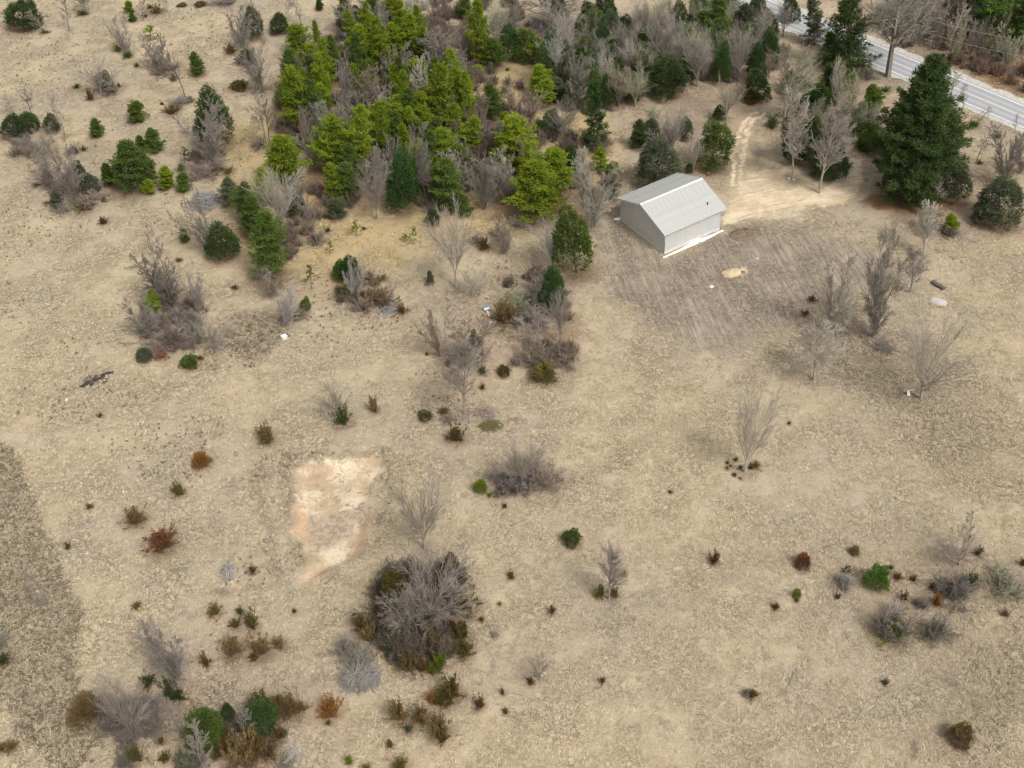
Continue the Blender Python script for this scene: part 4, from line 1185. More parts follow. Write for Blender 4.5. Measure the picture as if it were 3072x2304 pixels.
2 F g 1225 780 1225 540 160|left of the giant pine, upper
2 C g 1260 990 1250 800 170|tucked at the left flank of the giant pine
2 C g 1195 960 1190 850 130|left of the giant pine's flank, lower
2 J g 1312 590 1310 545 70|by the bare roadside oak's foot
2 B k 1200 500 1200 420 120|dark, between tiered pine and bare roadside tree
2 O m 1330 495 1430 -230 480|huge, on the near verge of the road
2 G d 1455 1300 1620 470 600|giant and shaggy, right of the sandy turnaround
2 S k 1700 1160 1800 640 230|right behind the giant pine
2 C k 1760 1285 1790 1040 220|at the right foot of the giant pine
2 T p 1635 1340 1670 1120 90|before the right foot of the giant pine
2 T k 1900 1050 1985 850 100|crooked, in the strip right of the giant pine
2 J g 1922 1062 1920 1015 40|at the foot of the crooked thin tree
2 C k 2045 1430 2055 1130 310|large, at the right edge below the road
2 S m 2080 1190 2140 780 270|above the large cedar at the right edge
2 S m 2190 1120 2230 850 160|clipped by the right edge below the road
2 T m 1745 640 1745 440 110|behind the giant pine's tip by the road
2 T m 1810 720 1840 560 120|right of the giant pine's tip by the road
2 T k 1930 780 1978 695 80|dead and forked on the verge
2 J g 1885 815 1885 765 80|on the verge by the dead forked tree
2 J g 2040 890 2040 845 60|on the right verge near the edge
2 T m 2150 860 2160 740 70|thin on the verge at the right edge
2 J o 1690 368 1690 336 44|across the road, first from left
2 J o 1870 384 1868 346 52|across the road, second from left
2 J d 1888 455 1886 408 44|across the road, third from left
2 J d 1977 447 1975 416 38|across the road, last on the right
2 T p 1722 325 1810 10 140|like a birch, across the road
2 T p 1605 215 1660 -60 80|slim and white, at the top across the road
2 T i 2015 250 2040 120 50|first at the wood's edge across the road
2 T i 1990 330 2010 170 90|second at the wood's edge across the road
2 S i 1960 290 1990 150 120|third at the wood's edge across the road
2 S v 2110 440 2120 150 160|tallest at the wood's edge across the road
2 T i 2190 440 2210 200 110|at the right edge across the road
2 S u 1880 250 1890 90 130|left end of the wood across the road
2 S u 2060 390 2070 240 130|low, at the wood's edge across the road
2 B u 1760 300 1760 230 200|left, across the road below the wood
2 B u 1940 380 1940 300 180|middle, across the road below the wood
2 B k 2180 480 2180 400 140|at the right edge across the road
2 S m 1700 180 1720 -40 180|left, at the top edge across the road
2 S u 1800 150 1830 -60 160|middle, at the top edge across the road
2 W e 2060 260 2060 -190 400|bright and wide, at the top right corner
2 W d 1900 130 1900 -150 230|dark, left of the top right corner pine
2 W d 2230 300 2230 -60 260|cut by the right edge across the road
2 W d 2200 130 2210 -200 300|behind the bright top right corner pine
2 C g 1322 158 1320 66 90|on the far verge behind the bare roadside tree
2 S m 1560 60 1570 -120 180|beyond the road right of the huge bare tree
2 B i 1500 120 1500 50 160|beyond the road, behind the huge bare tree
2 B m 1600 1500 1640 1290 160|pale haze of twigs above the tilled patch's corner
2 U p 1560 1660 1600 1330 190|at the tilled patch's upper right corner
2 F y 1740 1500 1740 1380 105|in the bush right of the tilled patch
2 B u 1735 1520 1735 1420 130|around the golden young pine
2 T i 1335 1640 1340 1500 60|faint, on the tilled patch's upper edge
2 C k 25 900 20 760 100|left above the cedar row by the garage
2 C g 185 1080 210 790 250|bushy, between the garage and the track
2 V p 65 1120 85 860 150|before the bushy cedar by the garage
2 C d 42 1115 42 1055 60|low, behind the garage roof
2 T p 50 760 60 540 90|thin, above the garage near the wood
2 V m 1640 1300 1640 1200 60|stubby under the giant pine's right foot
3 S k 1110 320 965 -60 290|tallest of the thicket by the muddy hollow
3 S m 965 530 805 255 230|at the left of the thicket by the muddy hollow
3 P y 1000 385 985 215 130|in the thicket by the muddy hollow
3 S m 1300 360 1235 80 180|behind the thicket by the muddy hollow
3 S m 1290 570 1250 330 240|in the middle of the muddy hollow thicket
3 S p 1380 600 1400 390 240|palest, right side of the muddy hollow thicket
3 S u 1130 580 1090 400 210|low, centre of the muddy hollow thicket
3 B u 1090 560 1090 430 300|broad, carpeting the muddy hollow thicket
3 B k 1180 400 1180 300 220|behind the muddy hollow thicket
3 C k 935 668 930 595 110|at the thicket's lower left
3 M g 1235 708 1232 620 115|at the thicket's bottom, mossy green
3 J o 1300 668 1300 625 56|right of the green mound at the thicket's bottom
3 B r 1050 650 1050 575 110|rusty, at the thicket's bottom left|
3 J b 1525 212 1522 165 48|between the grove and the muddy hollow
3 J r 1160 33 1158 0 42|tiny, above the muddy hollow thicket
3 V p 1690 160 1715 10 170|against the last pine of the row
3 S w 1850 440 1830 190 230|many whitish stems right of the muddy hollow
3 S i 1760 260 1740 80 200|above the whitish stems
3 C g 1980 348 1978 262 76|right of the whitish stems
3 B u 1900 400 1900 290 200|between the whitish stems and small cedar
3 Y g 2020 210 2000 60 66|above the small cedar by the whitish stems
3 J b 652 1040 645 1008 38|tiny, right of the dark strip on the left field
3 J s 1730 1196 1732 1062 125|feathery and tall, upper one of the lower left field
3 M n 1310 1352 1310 1243 112|glowing, alone on the lower left field
3 J o 1162 1536 1160 1452 92|left of the sand pit, above the pair
3 J b 580 1628 582 1592 52|small, at the left of the lower left field
4 R m 22 1052 -110 790 210|slanting, upper right of the sand pit's left
4 J g 15 1085 20 945 112|at the root of the slanting bare tree
4 J s 218 1006 212 885 72|narrow and upright like a broom
4 C l 62 165 52 -10 130|in the birch clump left of centre
4 C e -10 150 -5 20 110|left one in the birch clump left of centre
4 S w 90 280 70 -30 190|central in the birch clump left of centre
4 Y y 20 265 20 160 70|at the foot of the birch clump
4 B b 240 300 240 150 210|big brown, right end of the birch clump|
4 J o 270 152 268 105 66|above the big bush of the birch clump
4 B u 140 340 140 210 190|low in the birch clump left of centre
4 J b 152 350 150 308 46|below the birch clump left of centre
4 Y y 370 325 368 262 56|behind the grey stump heap
4 J r 395 358 392 300 90|right of the grey stump heap
4 F k 580 170 575 95 50|by the small heap of broken wood
4 S i 640 655 530 345 170|leaning left in the centre of the picture
4 T p 678 545 650 240 140|above the leaning tree of the centre
4 R p 850 250 850 60 220|pale, brushing the foot of the fan-crowned tree
4 J s 1050 415 1020 240 200|wide, left end of the central thicket
4 B v 1160 340 1150 120 290|mossy heap in the central thicket
4 B m 1200 410 1200 260 230|low in the central thicket
4 C l 1355 320 1360 75 190|brightest in the central thicket
4 S m 1285 330 1260 60 170|behind the bright cedar of the central thicket
4 V s 1418 565 1420 220 220|before the central thicket, straight trunk
4 T m 1272 575 1260 380 180|left of the straight trunk before the thicket
4 B r 1470 410 1470 330 100|rusty, right end of the central thicket|
4 C k 870 660 865 480 100|thin, in a haze of twigs at centre
4 S i 870 700 830 410 260|hazy, around the thin central cedar
4 B i 760 640 760 540 160|left of the thin central cedar
4 J k 920 762 920 700 64|below the thin central cedar
4 M o 1057 768 1055 688 80|single, left of the ring thicket
4 J s 692 710 690 655 48|below the leaning tree of the centre
4 J r 557 640 556 618 22|tiny, left of the leaning centre tree
4 U p 797 1025 760 560 250|tall and faint, below the thin central cedar
4 J b 915 862 915 812 42|right of the tall faint tree
4 B u 1440 700 1445 570 220|right half of the ring thicket
4 B u 1240 690 1245 560 240|left half of the ring thicket
4 M o 1315 788 1310 670 165|front of the ring thicket
4 J b 1322 610 1320 555 60|behind the ring thicket
4 B m 1135 700 1135 630 90|left foot of the ring thicket
4 T p 1215 580 1075 460 120|bent far over, left of the ring thicket
4 T m 597 1055 560 895 120|small, left of the stick pile at centre
4 M o 547 1050 545 980 86|left of the small tree near the stick pile
4 J s 667 1016 665 962 72|right of the small tree near the stick pile
4 B u 690 1060 690 1010 110|between small tree and stick pile
4 J b 740 1190 742 1068 140|dark fan below the stick pile
4 V p 1178 1495 1140 1185 270|pale, above a dark thicket near pit
4 B k 1185 1430 1185 1255 300|behind the pale tree of the dark thicket
4 B k 1110 1480 1110 1340 300|left half of the dark thicket
4 B u 1310 1470 1310 1320 260|right half of the dark thicket
4 M y 905 1522 905 1432 82|left tip of the dark thicket
4 J y 965 1556 963 1515 42|tiny, below the left tip of the dark thicket
4 J b 1030 1540 1030 1470 80|front of the dark thicket
4 J b 1120 1540 1120 1485 50|right front of the dark thicket
4 J r 1060 1630 1060 1590 36|below the dark thicket
4 R p 540 1900 500 1440 350|large hazy crown above the silver dead tree
4 J r 2132 1534 2132 1510 26|tiny, on the open right field
5 J o 797 380 795 335 62|at the tilled patch's lower right edge
5 J k 842 290 842 240 62|above the one at the tilled patch's edge
5 S p 985 515 980 -60 240|tall, at the tilled patch's lower right side
5 S m 1225 525 1300 -130 320|tall and forked, right of the tilled patch
5 U m 1475 235 1530 -60 170|right of the tall forked tree
5 U p 850 805 890 470 280|pale and low beside the tall one
5 R p 1540 925 1640 320 500|widest, standing alone on the right field
5 R p 405 1405 490 800 300|slim ash-like on the open right field
5 J s 378 1378 378 1345 46|left foot of the slim field tree
5 J o 472 1360 474 1325 76|right foot of the slim field tree
5 J b 346 1325 345 1296 34|behind the slim field tree's foot
5 J r 292 1345 290 1320 26|farthest left around the slim field tree
5 J b 335 1422 333 1398 38|front left of the slim field tree
5 J r 287 1378 286 1360 22|tiny, left of the slim field tree
5 J r 372 1444 370 1428 20|tiny, front of the slim field tree
5 J r 310 1362 309 1346 18|tiniest near the slim field tree
5 J d 440 1378 438 1335 40|against the slim field tree's trunk
5 J k 690 1088 688 1068 24|tiny, alone below the tall right trees
5 B k 1290 600 1290 560 160|flat, under the tall forked tree
6 J s 885 60 870 -80 155|upper of two large ones left of the pit
6 J r 1062 222 1066 66 185|lower of two large ones left of the pit
6 J o 445 233 445 185 42|left of the two large ones by the pit
6 T m 345 660 230 395 190|leaning over the dark strip at left
6 J b 1637 390 1636 332 62|right of the grey stick pile by the pit
6 J o 1395 655 1395 588 100|above the fallen pole, left
6 J g 1556 655 1555 598 52|between two olive shrubs below the pit
6 J o 1635 745 1642 605 105|tallest below the grey stick pile
6 J o 1527 742 1525 678 80|at the end of the fallen pole
6 J s 890 616 890 568 62|alone in the lower left field
6 J r 1912 650 1910 615 32|right of the shrubs below the pit
6 J s 1512 910 1530 775 150|left of three in the row at the field edge
6 J s 1695 915 1700 782 165|middle of three in the row at the field edge
6 J s 1812 868 1810 796 100|right of three in the row at the field edge
6 J b 1652 956 1650 892 62|in front of the middle of three
6 J b 1342 985 1336 890 74|left of the three in a row
6 S m 1152 1100 980 715 260|leaning left above a dark shrub
6 J d 1125 1198 1110 1025 175|at the foot of the leaning lower left tree
6 B k 1135 990 1135 895 110|dark knot on the leaning lower left tree
6 J d 950 1118 950 1035 115|left of the leaning lower left tree
6 M s 575 1312 580 1155 205|large copper, lower left|
6 B i 640 1300 640 1180 170|beside the large copper mound
6 V m 862 1460 700 1075 380|spreading, lower left corner thicket
6 B k 850 1450 850 1300 300|dark, in the lower left corner thicket
6 B u 965 1400 965 1260 240|brown, right of the lower left corner thicket
6 T m 1190 1440 1000 1160 170|long leaning pole tree near the bottom left
6 T m 1330 1680 1180 1400 200|leaning, left of the bottom cedar clump
6 J d 28 970 22 885 100|at the left edge beside the dark strip
6 B m 0 860 0 760 120|at the left edge above the dark shrub
6 C g 1330 1500 1320 1265 265|left of the pair near the bottom
6 C d 1482 1345 1472 1235 95|small, between the pair near the bottom
6 C l 1670 1420 1680 1225 225|right of the pair near the bottom
6 J o 1682 1260 1680 1145 130|behind the right cedar near the bottom
6 M s 1830 1320 1820 1150 150|left half of the bronze mass near the bottom
6 J s 1920 1290 1930 1115 150|right half of the bronze mass near the bottom
6 J s 1600 1620 1620 1400 260|front of the bottom cedar clump, widest
6 J b 1720 1570 1710 1410 180|right front of the bottom cedar clump
6 J b 1450 1540 1450 1395 190|left front of the bottom cedar clump
6 J b 1820 1460 1820 1375 86|right tip of the bottom cedar clump
6 J n 2145 1310 2150 1165 140|single between bronze mass and brush pile
6 J b 2130 1372 2130 1342 40|below the single one by the brush pile
6 F k 1215 1660 1210 1555 150|at the bottom edge left
6 T s 1615 1490 1500 1265 170|dead, over the bottom cedar clump
6 S m 1290 1660 1240 1480 190|at the bottom edge, before the cedars
6 T w 1935 1600 1915 1475 150|dead and forked near the bottom edge
6 B s 1850 1640 1850 1570 140|near the bottom edge by the dead fork
6 J o 1075 1608 1075 1515 80|near the bottom edge left of the cedars
6 J r 1047 1488 1045 1446 60|above the one at the bottom edge left
6 J o 890 1600 880 1490 120|bottom edge, under the corner thicket
6 B k 815 1640 815 1520 170|bottom edge, under the corner thicket
6 J s 80 1528 78 1462 90|right of two in the bottom left corner
6 J o 15 1535 15 1490 70|left of two in the bottom left corner
7 R s 575 720 555 250 580|dead, wide-armed, biggest in the lower half
7 R p 420 760 370 500 300|hazy, left of the silver dead tree
7 C b 705 420 700 265 140|behind the silver dead tree
7 C o 370 620 360 380 200|dark under the silver dead tree's left arm
7 S m 480 760 440 540 240|left below the silver dead tree
7 J o 130 745 118 615 140|far left of the silver tree's ring
7 J s 182 828 172 705 120|second from left of the silver tree's ring
7 J d 300 870 290 745 120|third of the silver tree's ring
7 J d 325 930 320 850 90|below the third of the ring
7 J o 438 1022 440 890 120|bottom left of the silver tree's ring
7 J b 520 1020 520 910 110|bottom middle of the silver tree's ring
7 J y 592 1045 595 970 66|lowest tip of the silver tree's ring
7 J y 640 1010 640 870 105|bottom right of the silver tree's ring
7 J s 605 880 600 700 150|tawny, in the middle of the ring
7 J o 795 918 790 800 130|right bottom of the silver tree's ring
7 J o 785 810 780 650 150|right middle of the silver tree's ring
7 J o 765 640 760 480 160|right upper of the silver tree's ring
7 J y 888 596 888 530 58|outer right tip of the silver tree's ring
7 J s 825 660 820 520 120|inside the outer right tip of the ring
7 J r 848 485 845 455 34|above the right upper of the ring
7 J r 710 760 705 640 130|dusky, right of the tawny one in the ring
7 J r 910 700 910 668 46|outside the ring on open grass
7 B k 420 900 420 760 260|dark twigs filling the ring's left
7 B u 500 640 500 480 330|under the silver dead tree's arms
7 B m 690 560 690 400 220|right under the silver dead tree's crown
7 B m 40 900 35 740 190|left, above the great brush pile
7 B s 110 960 110 860 200|behind the great brush pile
7 M g 1495 200 1490 90 115|alone, right of the property middle
7 J b 1102 426 1100 370 48|between silver tree and twiggy small tree
7 U m 1735 565 1745 180 200|neat, alone on the lower middle grass
7 J o 1682 540 1680 430 80|left foot of the neat lone tree
7 J o 1772 545 1770 470 66|right foot of the neat lone tree
7 J y 1657 555 1655 512 38|front left of the neat lone tree
7 J o 1832 416 1830 362 34|right above the neat lone tree's foot
7 J b 1365 652 1358 588 54|left of the neat lone tree
7 J y 1028 604 1027 572 22|tiny, right of the silver tree's ring
7 B s 992 805 992 770 60|flat, small, right of the silver tree's ring
7 R i 1285 1090 1280 910 150|faint, with a dark shrub beside
7 J b 1230 1112 1230 1038 62|left of the faint small tree
7 J b 1047 1178 1045 1118 38|upper of two tiny below the ring
7 J b 1065 1300 1063 1262 38|lower of two tiny below the ring
7 J r 902 1268 900 1172 82|right of the diagonal olive mass
7 J b 1692 1106 1690 1052 44|alone in the lower middle field
7 M o 665 1225 665 1120 130|left half of the diagonal olive mass
7 J o 735 1190 725 1035 150|right half of the diagonal olive mass
7 J s 380 1340 372 1172 125|left of the bottom tawny group
7 J s 512 1350 500 1225 130|middle of the bottom tawny group
7 J s 640 1440 630 1290 150|right of the bottom tawny group
7 J o 655 1482 655 1400 90|lowest of the bottom tawny group
7 J n 592 1228 590 1148 76|above the bottom tawny group
7 J k 437 1418 435 1355 60|below the bottom tawny group
7 J o 320 1518 320 1448 62|small, below left of the tawny group
7 J y 55 1628 55 1562 54|bottom edge, left of centre
7 J o 375 1670 375 1595 135|wide, cut by the bottom edge
7 J o 165 1670 165 1632 70|low, cut by the bottom edge
8 J r 207 328 202 235 75|first from the left on the lower right field
8 M r 775 352 772 250 98|vivid, on the lower right field
8 M s 1110 268 1110 205 62|above the bright green ball
8 M e 1252 472 1250 315 152|bright ball on the lower right field
8 B m 1040 470 1045 370 150|left of the bright green ball
8 J g 1065 385 1060 328 62|behind the bush left of the bright ball
8 J k 1005 558 1005 515 42|below the bush left of the bright ball
8 R m 1790 345 1790 110 290|hazy, at the far right field
8 T m 1830 280 1930 0 140|leaning right over the hazy one
8 J k 1910 270 1910 200 70|right foot of the hazy right field tree
8 B k 1770 530 1770 330 260|round and dark below the hazy tree
8 J d 1850 470 1850 380 110|right side of the round dark bush
8 B v 2085 490 2090 325 270|mossy, at the right edge of the lower field
8 B m 1335 790 1330 535 280|wide, speckled with yellow leaves
8 J y 1340 780 1340 620 220|yellow leaves inside the wide speckled bush
8 B s 1630 795 1630 600 210|right neighbour of the wide speckled bush
8 J n 1645 600 1640 508 66|behind the silver bush
8 J o 1430 568 1430 498 60|behind the wide speckled bush
8 B k 1545 610 1545 525 110|between speckled and silver bushes
8 J b 1390 430 1385 380 60|right of the bright green ball
8 J b 1345 365 1342 325 44|above right of the bright green ball
8 J o 1492 442 1490 400 52|second right of the bright green ball
8 J b 1615 492 1612 445 50|left foot of the round dark bush
8 M y 738 550 738 486 54|left of the wide bushes, upper
8 J b 737 580 737 556 26|right under the small yellow-green mound
8 J b 602 626 600 578 62|left of the wide bushes, lower
8 J s 2087 668 2085 615 52|by the right edge below the mossy bush
8 J r 2202 345 2202 285 50|clipped by the right edge
8 T m 665 1170 700 990 110|tiny, on the lower right grass
8 J o 448 1192 448 1130 76|beside the tiny bare tree of lower right
8 B m 415 1185 410 1120 90|left of the shrub by the tiny bare tree
8 M s 1790 1478 1780 1340 150|coppery, near the bottom right
8 T m 1775 1130 1790 1040 100|very small, above the coppery mound
8 T i 1500 1590 1530 1460 110|very faint, near the bottom right
8 J k 1310 1115 1308 1070 42|dark speck, mid lower right
'''
FOL['v'] = ((.12, .14, .05), 'mossy green')
BRK['r'] = ((.22, .11, .07), 'rusty'); BRK['b'] = ((.15, .10, .06), 'brown')
for row in ROWS.strip().split('\n'):
    plant(row.rstrip('|'))

# more trees of the dense stands, which nothing in the photograph tells apart
def fill(poly, n, kind, tints, hr, wr, gap, label, group, seed):
    q = P(*poly); lo = np.min(q, 0); hi = np.max(q, 0); r = random.Random(seed); k = 0
    for _ in range(n * 30):
        if k >= n: break
        x, y = r.uniform(lo[0], hi[0]), r.uniform(lo[1], hi[1])
        if polysd(q, np.array([x]), np.array([y]))[0] < .5 or any(math.hypot(x - p[0], y - p[1]) < gap for p in PLACED if p[3] == kind or kind not in 'PC'): continue
        if float(vnoise(x / 7, y / 7, seed)) < .35: continue
        k += 1
        t_ = r.choice(tints); c = (BRK if kind in 'UVRSTOB' else FOL)[t_][0]
        qx, qy = proj(x, y, gz(x, y))
        short = {'P': 'pine', 'C': 'cedar'}.get(kind, 'bare tree'); tw = (BRK if kind in 'UVRSTOB' else FOL)[t_][1]
        lab = label
        for ax, ay, ah, an, ap in sorted(ANCH, key=lambda q: math.hypot(q[0] - qx, q[1] - qy))[:14]:
            dx, dy = qx - ax, qy - ay
            d_ = ('to the right of' if dx > 0 else 'to the left of') if abs(dx) > abs(dy) * 1.2 else ('in front of' if dy > 0 else 'just behind')
            cand = f'{tw} {short} {d_} the {an} {ap}'
            if cand not in seen_labels and len(cand.split()) <= 16: lab = cand; break
        seen_labels[lab] = 1
        grow_plant(kind, c, x, y, gz(x, y), r.uniform(*hr), r.uniform(*wr), r.uniform(-.12, .08), lab, group)
PG = ((610, 200), (660, 120), (760, 60), (900, 30), (930, 130), (1010, 200), (1050, 290), (1150, 330), (1200, 430), (1060, 440), (940, 420), (760, 430), (640, 340), (600, 260))
fill(PG, 42, 'P', 'yyyg', (7, 12), (3.2, 5), 2.4, 'pine crowded in among the other pines of the middle grove', 'pines crowded in the middle grove', 1)
fill(PG, 60, 'S', 'mupp', (6, 10), (3, 5), 1.7, 'leafless tree squeezed between the pines of the middle grove', 'leafless trees in the middle grove', 2)
fill(WOODR, 44, 'V', 'mpvp', (6, 10), (4, 6.5), 1.9, 'leafless tree in the mixed wood above the garage track', 'leafless trees in the mixed wood', 3)
fill(WOODR, 34, 'C', 'dgkl', (5, 9), (3.5, 5.5), 3.0, 'dark cedar in the mixed wood above the garage track', 'cedars in the mixed wood', 4)
fill(NOOK, 9, 'V', 'vmp', (6, 9), (3.5, 5), 2.2, 'leafless tree in the stand behind the sandy turnaround', 'leafless trees behind the turnaround', 5)
fill(NOOK, 7, 'C', 'dg', (4, 7), (3, 4.5), 3.0, 'dark cedar in the stand behind the sandy turnaround', 'cedars behind the turnaround', 6)
fill(WOODF, 26, 'S', 'iumv', (7, 12), (3, 5), 2.0, 'leafless tree in the wood across the road', 'leafless trees across the road', 7)
# fallen needles, leaves and bare soil under plants, darkened to imitate contact shade
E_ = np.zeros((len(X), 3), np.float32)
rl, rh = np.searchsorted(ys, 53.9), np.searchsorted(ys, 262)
def litter_shade(x, y, rad, ch, amt):
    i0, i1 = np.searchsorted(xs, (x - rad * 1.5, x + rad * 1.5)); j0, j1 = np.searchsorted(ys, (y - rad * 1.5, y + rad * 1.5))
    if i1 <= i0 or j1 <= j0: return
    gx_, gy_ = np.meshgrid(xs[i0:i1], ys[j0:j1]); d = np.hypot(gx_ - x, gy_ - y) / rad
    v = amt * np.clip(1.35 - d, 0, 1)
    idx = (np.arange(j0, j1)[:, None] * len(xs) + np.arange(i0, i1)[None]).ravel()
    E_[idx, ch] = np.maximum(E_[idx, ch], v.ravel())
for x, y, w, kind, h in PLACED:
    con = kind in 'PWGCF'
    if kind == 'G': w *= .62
    litter_shade(x, y, max(.6, w * (.62 if con else .68 if kind in 'JMB' else .3)), 0 if con or kind in 'JM' else 1, .95 if con else .8)
kk2 = (np.abs(X) < 60) & (Y > 60) & (Y < 140)
E_[kk2, 2] = soft(1.25 - linesd(SPOIL, sx[kk2], sy[kk2]), .6)
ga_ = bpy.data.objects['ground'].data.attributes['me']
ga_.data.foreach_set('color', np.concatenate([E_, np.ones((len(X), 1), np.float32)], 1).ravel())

gxp, gyp = screen_points(120000, 5)
dn = fbm(gxp / 1.6, gyp / 1.6, 71, 3)
keep = (dn + sample(dark, gxp, gyp) * .12 - sample(till, gxp, gyp) * .15 > .34) & open_ground(gxp, gyp)
keep &= np.random.default_rng(8).uniform(0, 1, len(gxp)) > 1.1 * sample(E_[:, 0], gxp, gyp)
gxp, gyp = gxp[keep], gyp[keep]; dn = dn[keep]
def mixc(c, f, d): f = f[:, None]; return c * (1 - f) + np.array(d) * f
rg = np.random.default_rng(6)
tc = np.tile(np.array((.49, .40, .27)), (len(gxp), 1))
tc = mixc(tc, .7 * np.clip((fbm(gxp / 25, gyp / 25, 81, 2) - .45) * 5, 0, 1), (.41, .34, .25))
tc = mixc(tc, .8 * sample(yel, gxp, gyp), (.50, .37, .17)); tc = mixc(tc, .6 * sample(pink, gxp, gyp), (.38, .285, .215))
tc = mixc(tc, .85 * sample(org, gxp, gyp), (.28, .15, .07)); tc = mixc(tc, .8 * sample(till, gxp, gyp), (.31, .255, .20)); tc = mixc(tc, .75 * sample(dark, gxp, gyp), (.31, .255, .175))
tc = mixc(tc, .7 * np.clip(sample(E_[:, 0], gxp, gyp), 0, 1), (.27, .175, .10)); tc = mixc(tc, .5 * np.clip(sample(E_[:, 1], gxp, gyp), 0, 1), (.30, .24, .18))  # tufts over the litter take on its painted contact shade
tc = tc * rg.normal(1, .10, (len(tc), 1)).clip(.7, 1.3)
tms = [tuft_mesh(k) for k in range(4)]
for q in tms: q.materials.append(mg)
scatter('dry_grass', gxp, gyp, tms, mg, rg.uniform(.7, 1.9, len(gxp)), rg.uniform(0, 6.28, len(gxp)), 'short matted dry tan grass covering the field', 'grass', tc=tc)


rb = np.random.default_rng(12); q = np.array(SPOIL); sl_ = np.concatenate([[0], np.cumsum(np.hypot(*np.diff(q, axis=0).T))]); u_ = rb.uniform(0, sl_[-1], 900)
bx_, by_ = np.interp(u_, sl_, q[:, 0]) + rb.normal(0, .75, 900), np.interp(u_, sl_, q[:, 1]) + rb.normal(0, .75, 900)
tcb = np.tile(np.array((.47, .39, .275)), (900, 1)) * rb.normal(1, .08, (900, 1))
scatter('tall_dry_grass', bx_, by_, tms, mg, rb.uniform(.9, 2.2, 900), rb.uniform(0, 6.28, 900), 'long pale grass on the spoil bank left of the sand pit', 'grass', tc=tcb)

# ---------------------------------------------------------------- brush piles, logs and litter
def stick_heap(name, t_, cx, cy, w, h, n, thick, cols, label, cat, seed, hgt=.9, flat=False, parts='stick'):
    """crossed sticks heaped on the grass; the largest ones are parts"""
    r = random.Random(seed)
    x, y = unproj(*T(t_, cx, cy)); z = gz(x, y)
    x2, y2 = unproj(*T(t_, cx + w / 2, cy)); x3, y3 = unproj(*T(t_, cx, cy - h / 2))
    rx = math.hypot(x2 - x, y2 - y); ry = math.hypot(x3 - x, y3 - y) * .85
    root = link(name, None, label=label, cat=cat); root.location = (x, y, z)
    S = []
    for i in range(n):
        a, q = r.uniform(0, 6.28), r.random() ** .6
        px_, py_ = math.cos(a) * q * rx * .8, math.sin(a) * q * ry * .8
        pz = hgt * (1 - q * q) * r.random() + .05
        L = r.uniform(.35, 1.0) * max(rx, ry) * (1.0 - .35 * q); az = r.uniform(0, 6.28); el = r.gauss(0, .22)
        d = Vector((math.cos(az) * math.cos(el), math.sin(az) * math.cos(el), math.sin(el))) * L / 2
        k = r.uniform(.4, 1) * thick
        mx, my = px_ + r.gauss(0, .06), py_ + r.gauss(0, .06)
        S.append((px_ - d.x, py_ - d.y, max(.02, pz - d.z), mx, my, pz + r.gauss(.02, .04), k, k * .8))
        S.append((mx, my, pz, px_ + d.x, py_ + d.y, max(.02, pz + d.z), k * .8, k * .4))
    big = S[:2 * min(24, n // 5)]
    for i in range(0, len(big), 2):
        s2 = [list(v) for v in big[i:i + 2]]
        for v in s2: v[6] *= 1.7; v[7] *= 1.7
        V, Q = tubes(s2, 6)
        me_ = mesh_np(parts, V, Q, {'v': np.full(len(V), r.random())})
        link(parts, me_, M_bark, parent=root, color=cols)
    V, Q = tubes(S[len(big):], 4)
    me_ = mesh_np('twigs', V, Q, {'v': np.repeat(np.random.default_rng(seed).uniform(0, 1, len(S) - len(big)), 8)})
    link('twigs', me_, M_bark, parent=root, color=cols, kind='stuff')
    return root
G1, G2, G3, G4 = (.36, .35, .36), (.22, .19, .17), (.40, .36, .31), (.12, .10, .09)
stick_heap('brush_pile', 0, 1325, 1310, 230, 175, 420, .06, (.27, .26, .25), 'large grey heap of tangled cut branches left of the pine row', 'brush pile', 1, 1.5)
stick_heap('brush_pile', 7, 120, 1080, 330, 270, 560, .055, (.25, .23, .21), 'great round brush pile of grey twigs left of the silver dead tree', 'brush pile', 2, 1.3)
stick_heap('brush_pile', 6, 1475, 380, 120, 175, 150, .05, (.33, .31, .28), 'pale stick pile on open grass left of the pit\'s lower end', 'brush pile', 3, .7)
stick_heap('branch_litter', 6, 1430, 520, 190, 80, 46, .03, (.32, .27, .22), 'loose broken branches scattered just below the pale stick pile', 'branches', 4, .2)
stick_heap('branch_litter', 6, 1250, 670, 100, 90, 30, .018, (.24, .2, .17), 'thin fallen branches lying left of the olive shrubs below the pit', 'branches', 5, .15)
stick_heap('branch_litter', 6, 1178, 650, 90, 50, 40, .02, (.34, .32, .31), 'grey flattened twigs left of the thin fallen branches', 'branches', 15, .15)
stick_heap('log_heap', 1, 1155, 1435, 150, 115, 150, .045, G2, 'dark heap of logs and branches below the drooping yellow pines', 'log pile', 6, 1.5, parts='log')
stick_heap('stump_heap', 4, 310, 360, 190, 90, 80, .05, (.24, .23, .24), 'grey uprooted stumps and roots in front of the birch clump', 'stumps', 7, .6, parts='root')
stick_heap('stump_heap', 4, 322, 275, 60, 90, 40, .05, (.20, .19, .20), 'smaller grey stump heap leaning towards the birch clump', 'stumps', 8, .7, parts='root')
stick_heap('wood_heap', 4, 568, 175, 90, 70, 60, .03, G4, 'small dark heap of broken wood above the centre', 'broken wood', 9, .6)
stick_heap('brush_pile', 4, 950, 1030, 190, 130, 170, .032, (.36, .29, .25), 'brown and grey stick pile with mossy front at the centre', 'brush pile', 10, .9)
stick_heap('moss_branches', 4, 970, 1110, 200, 100, 190, .03, (.17, .16, .06), 'moss-green cut branches at the front of the central stick pile', 'branches', 11, .5)
stick_heap('branch_litter', 4, 1130, 1075, 150, 60, 26, .022, (.22, .18, .15), 'long dark twigs trailing right from the central stick pile', 'branches', 12, .15)
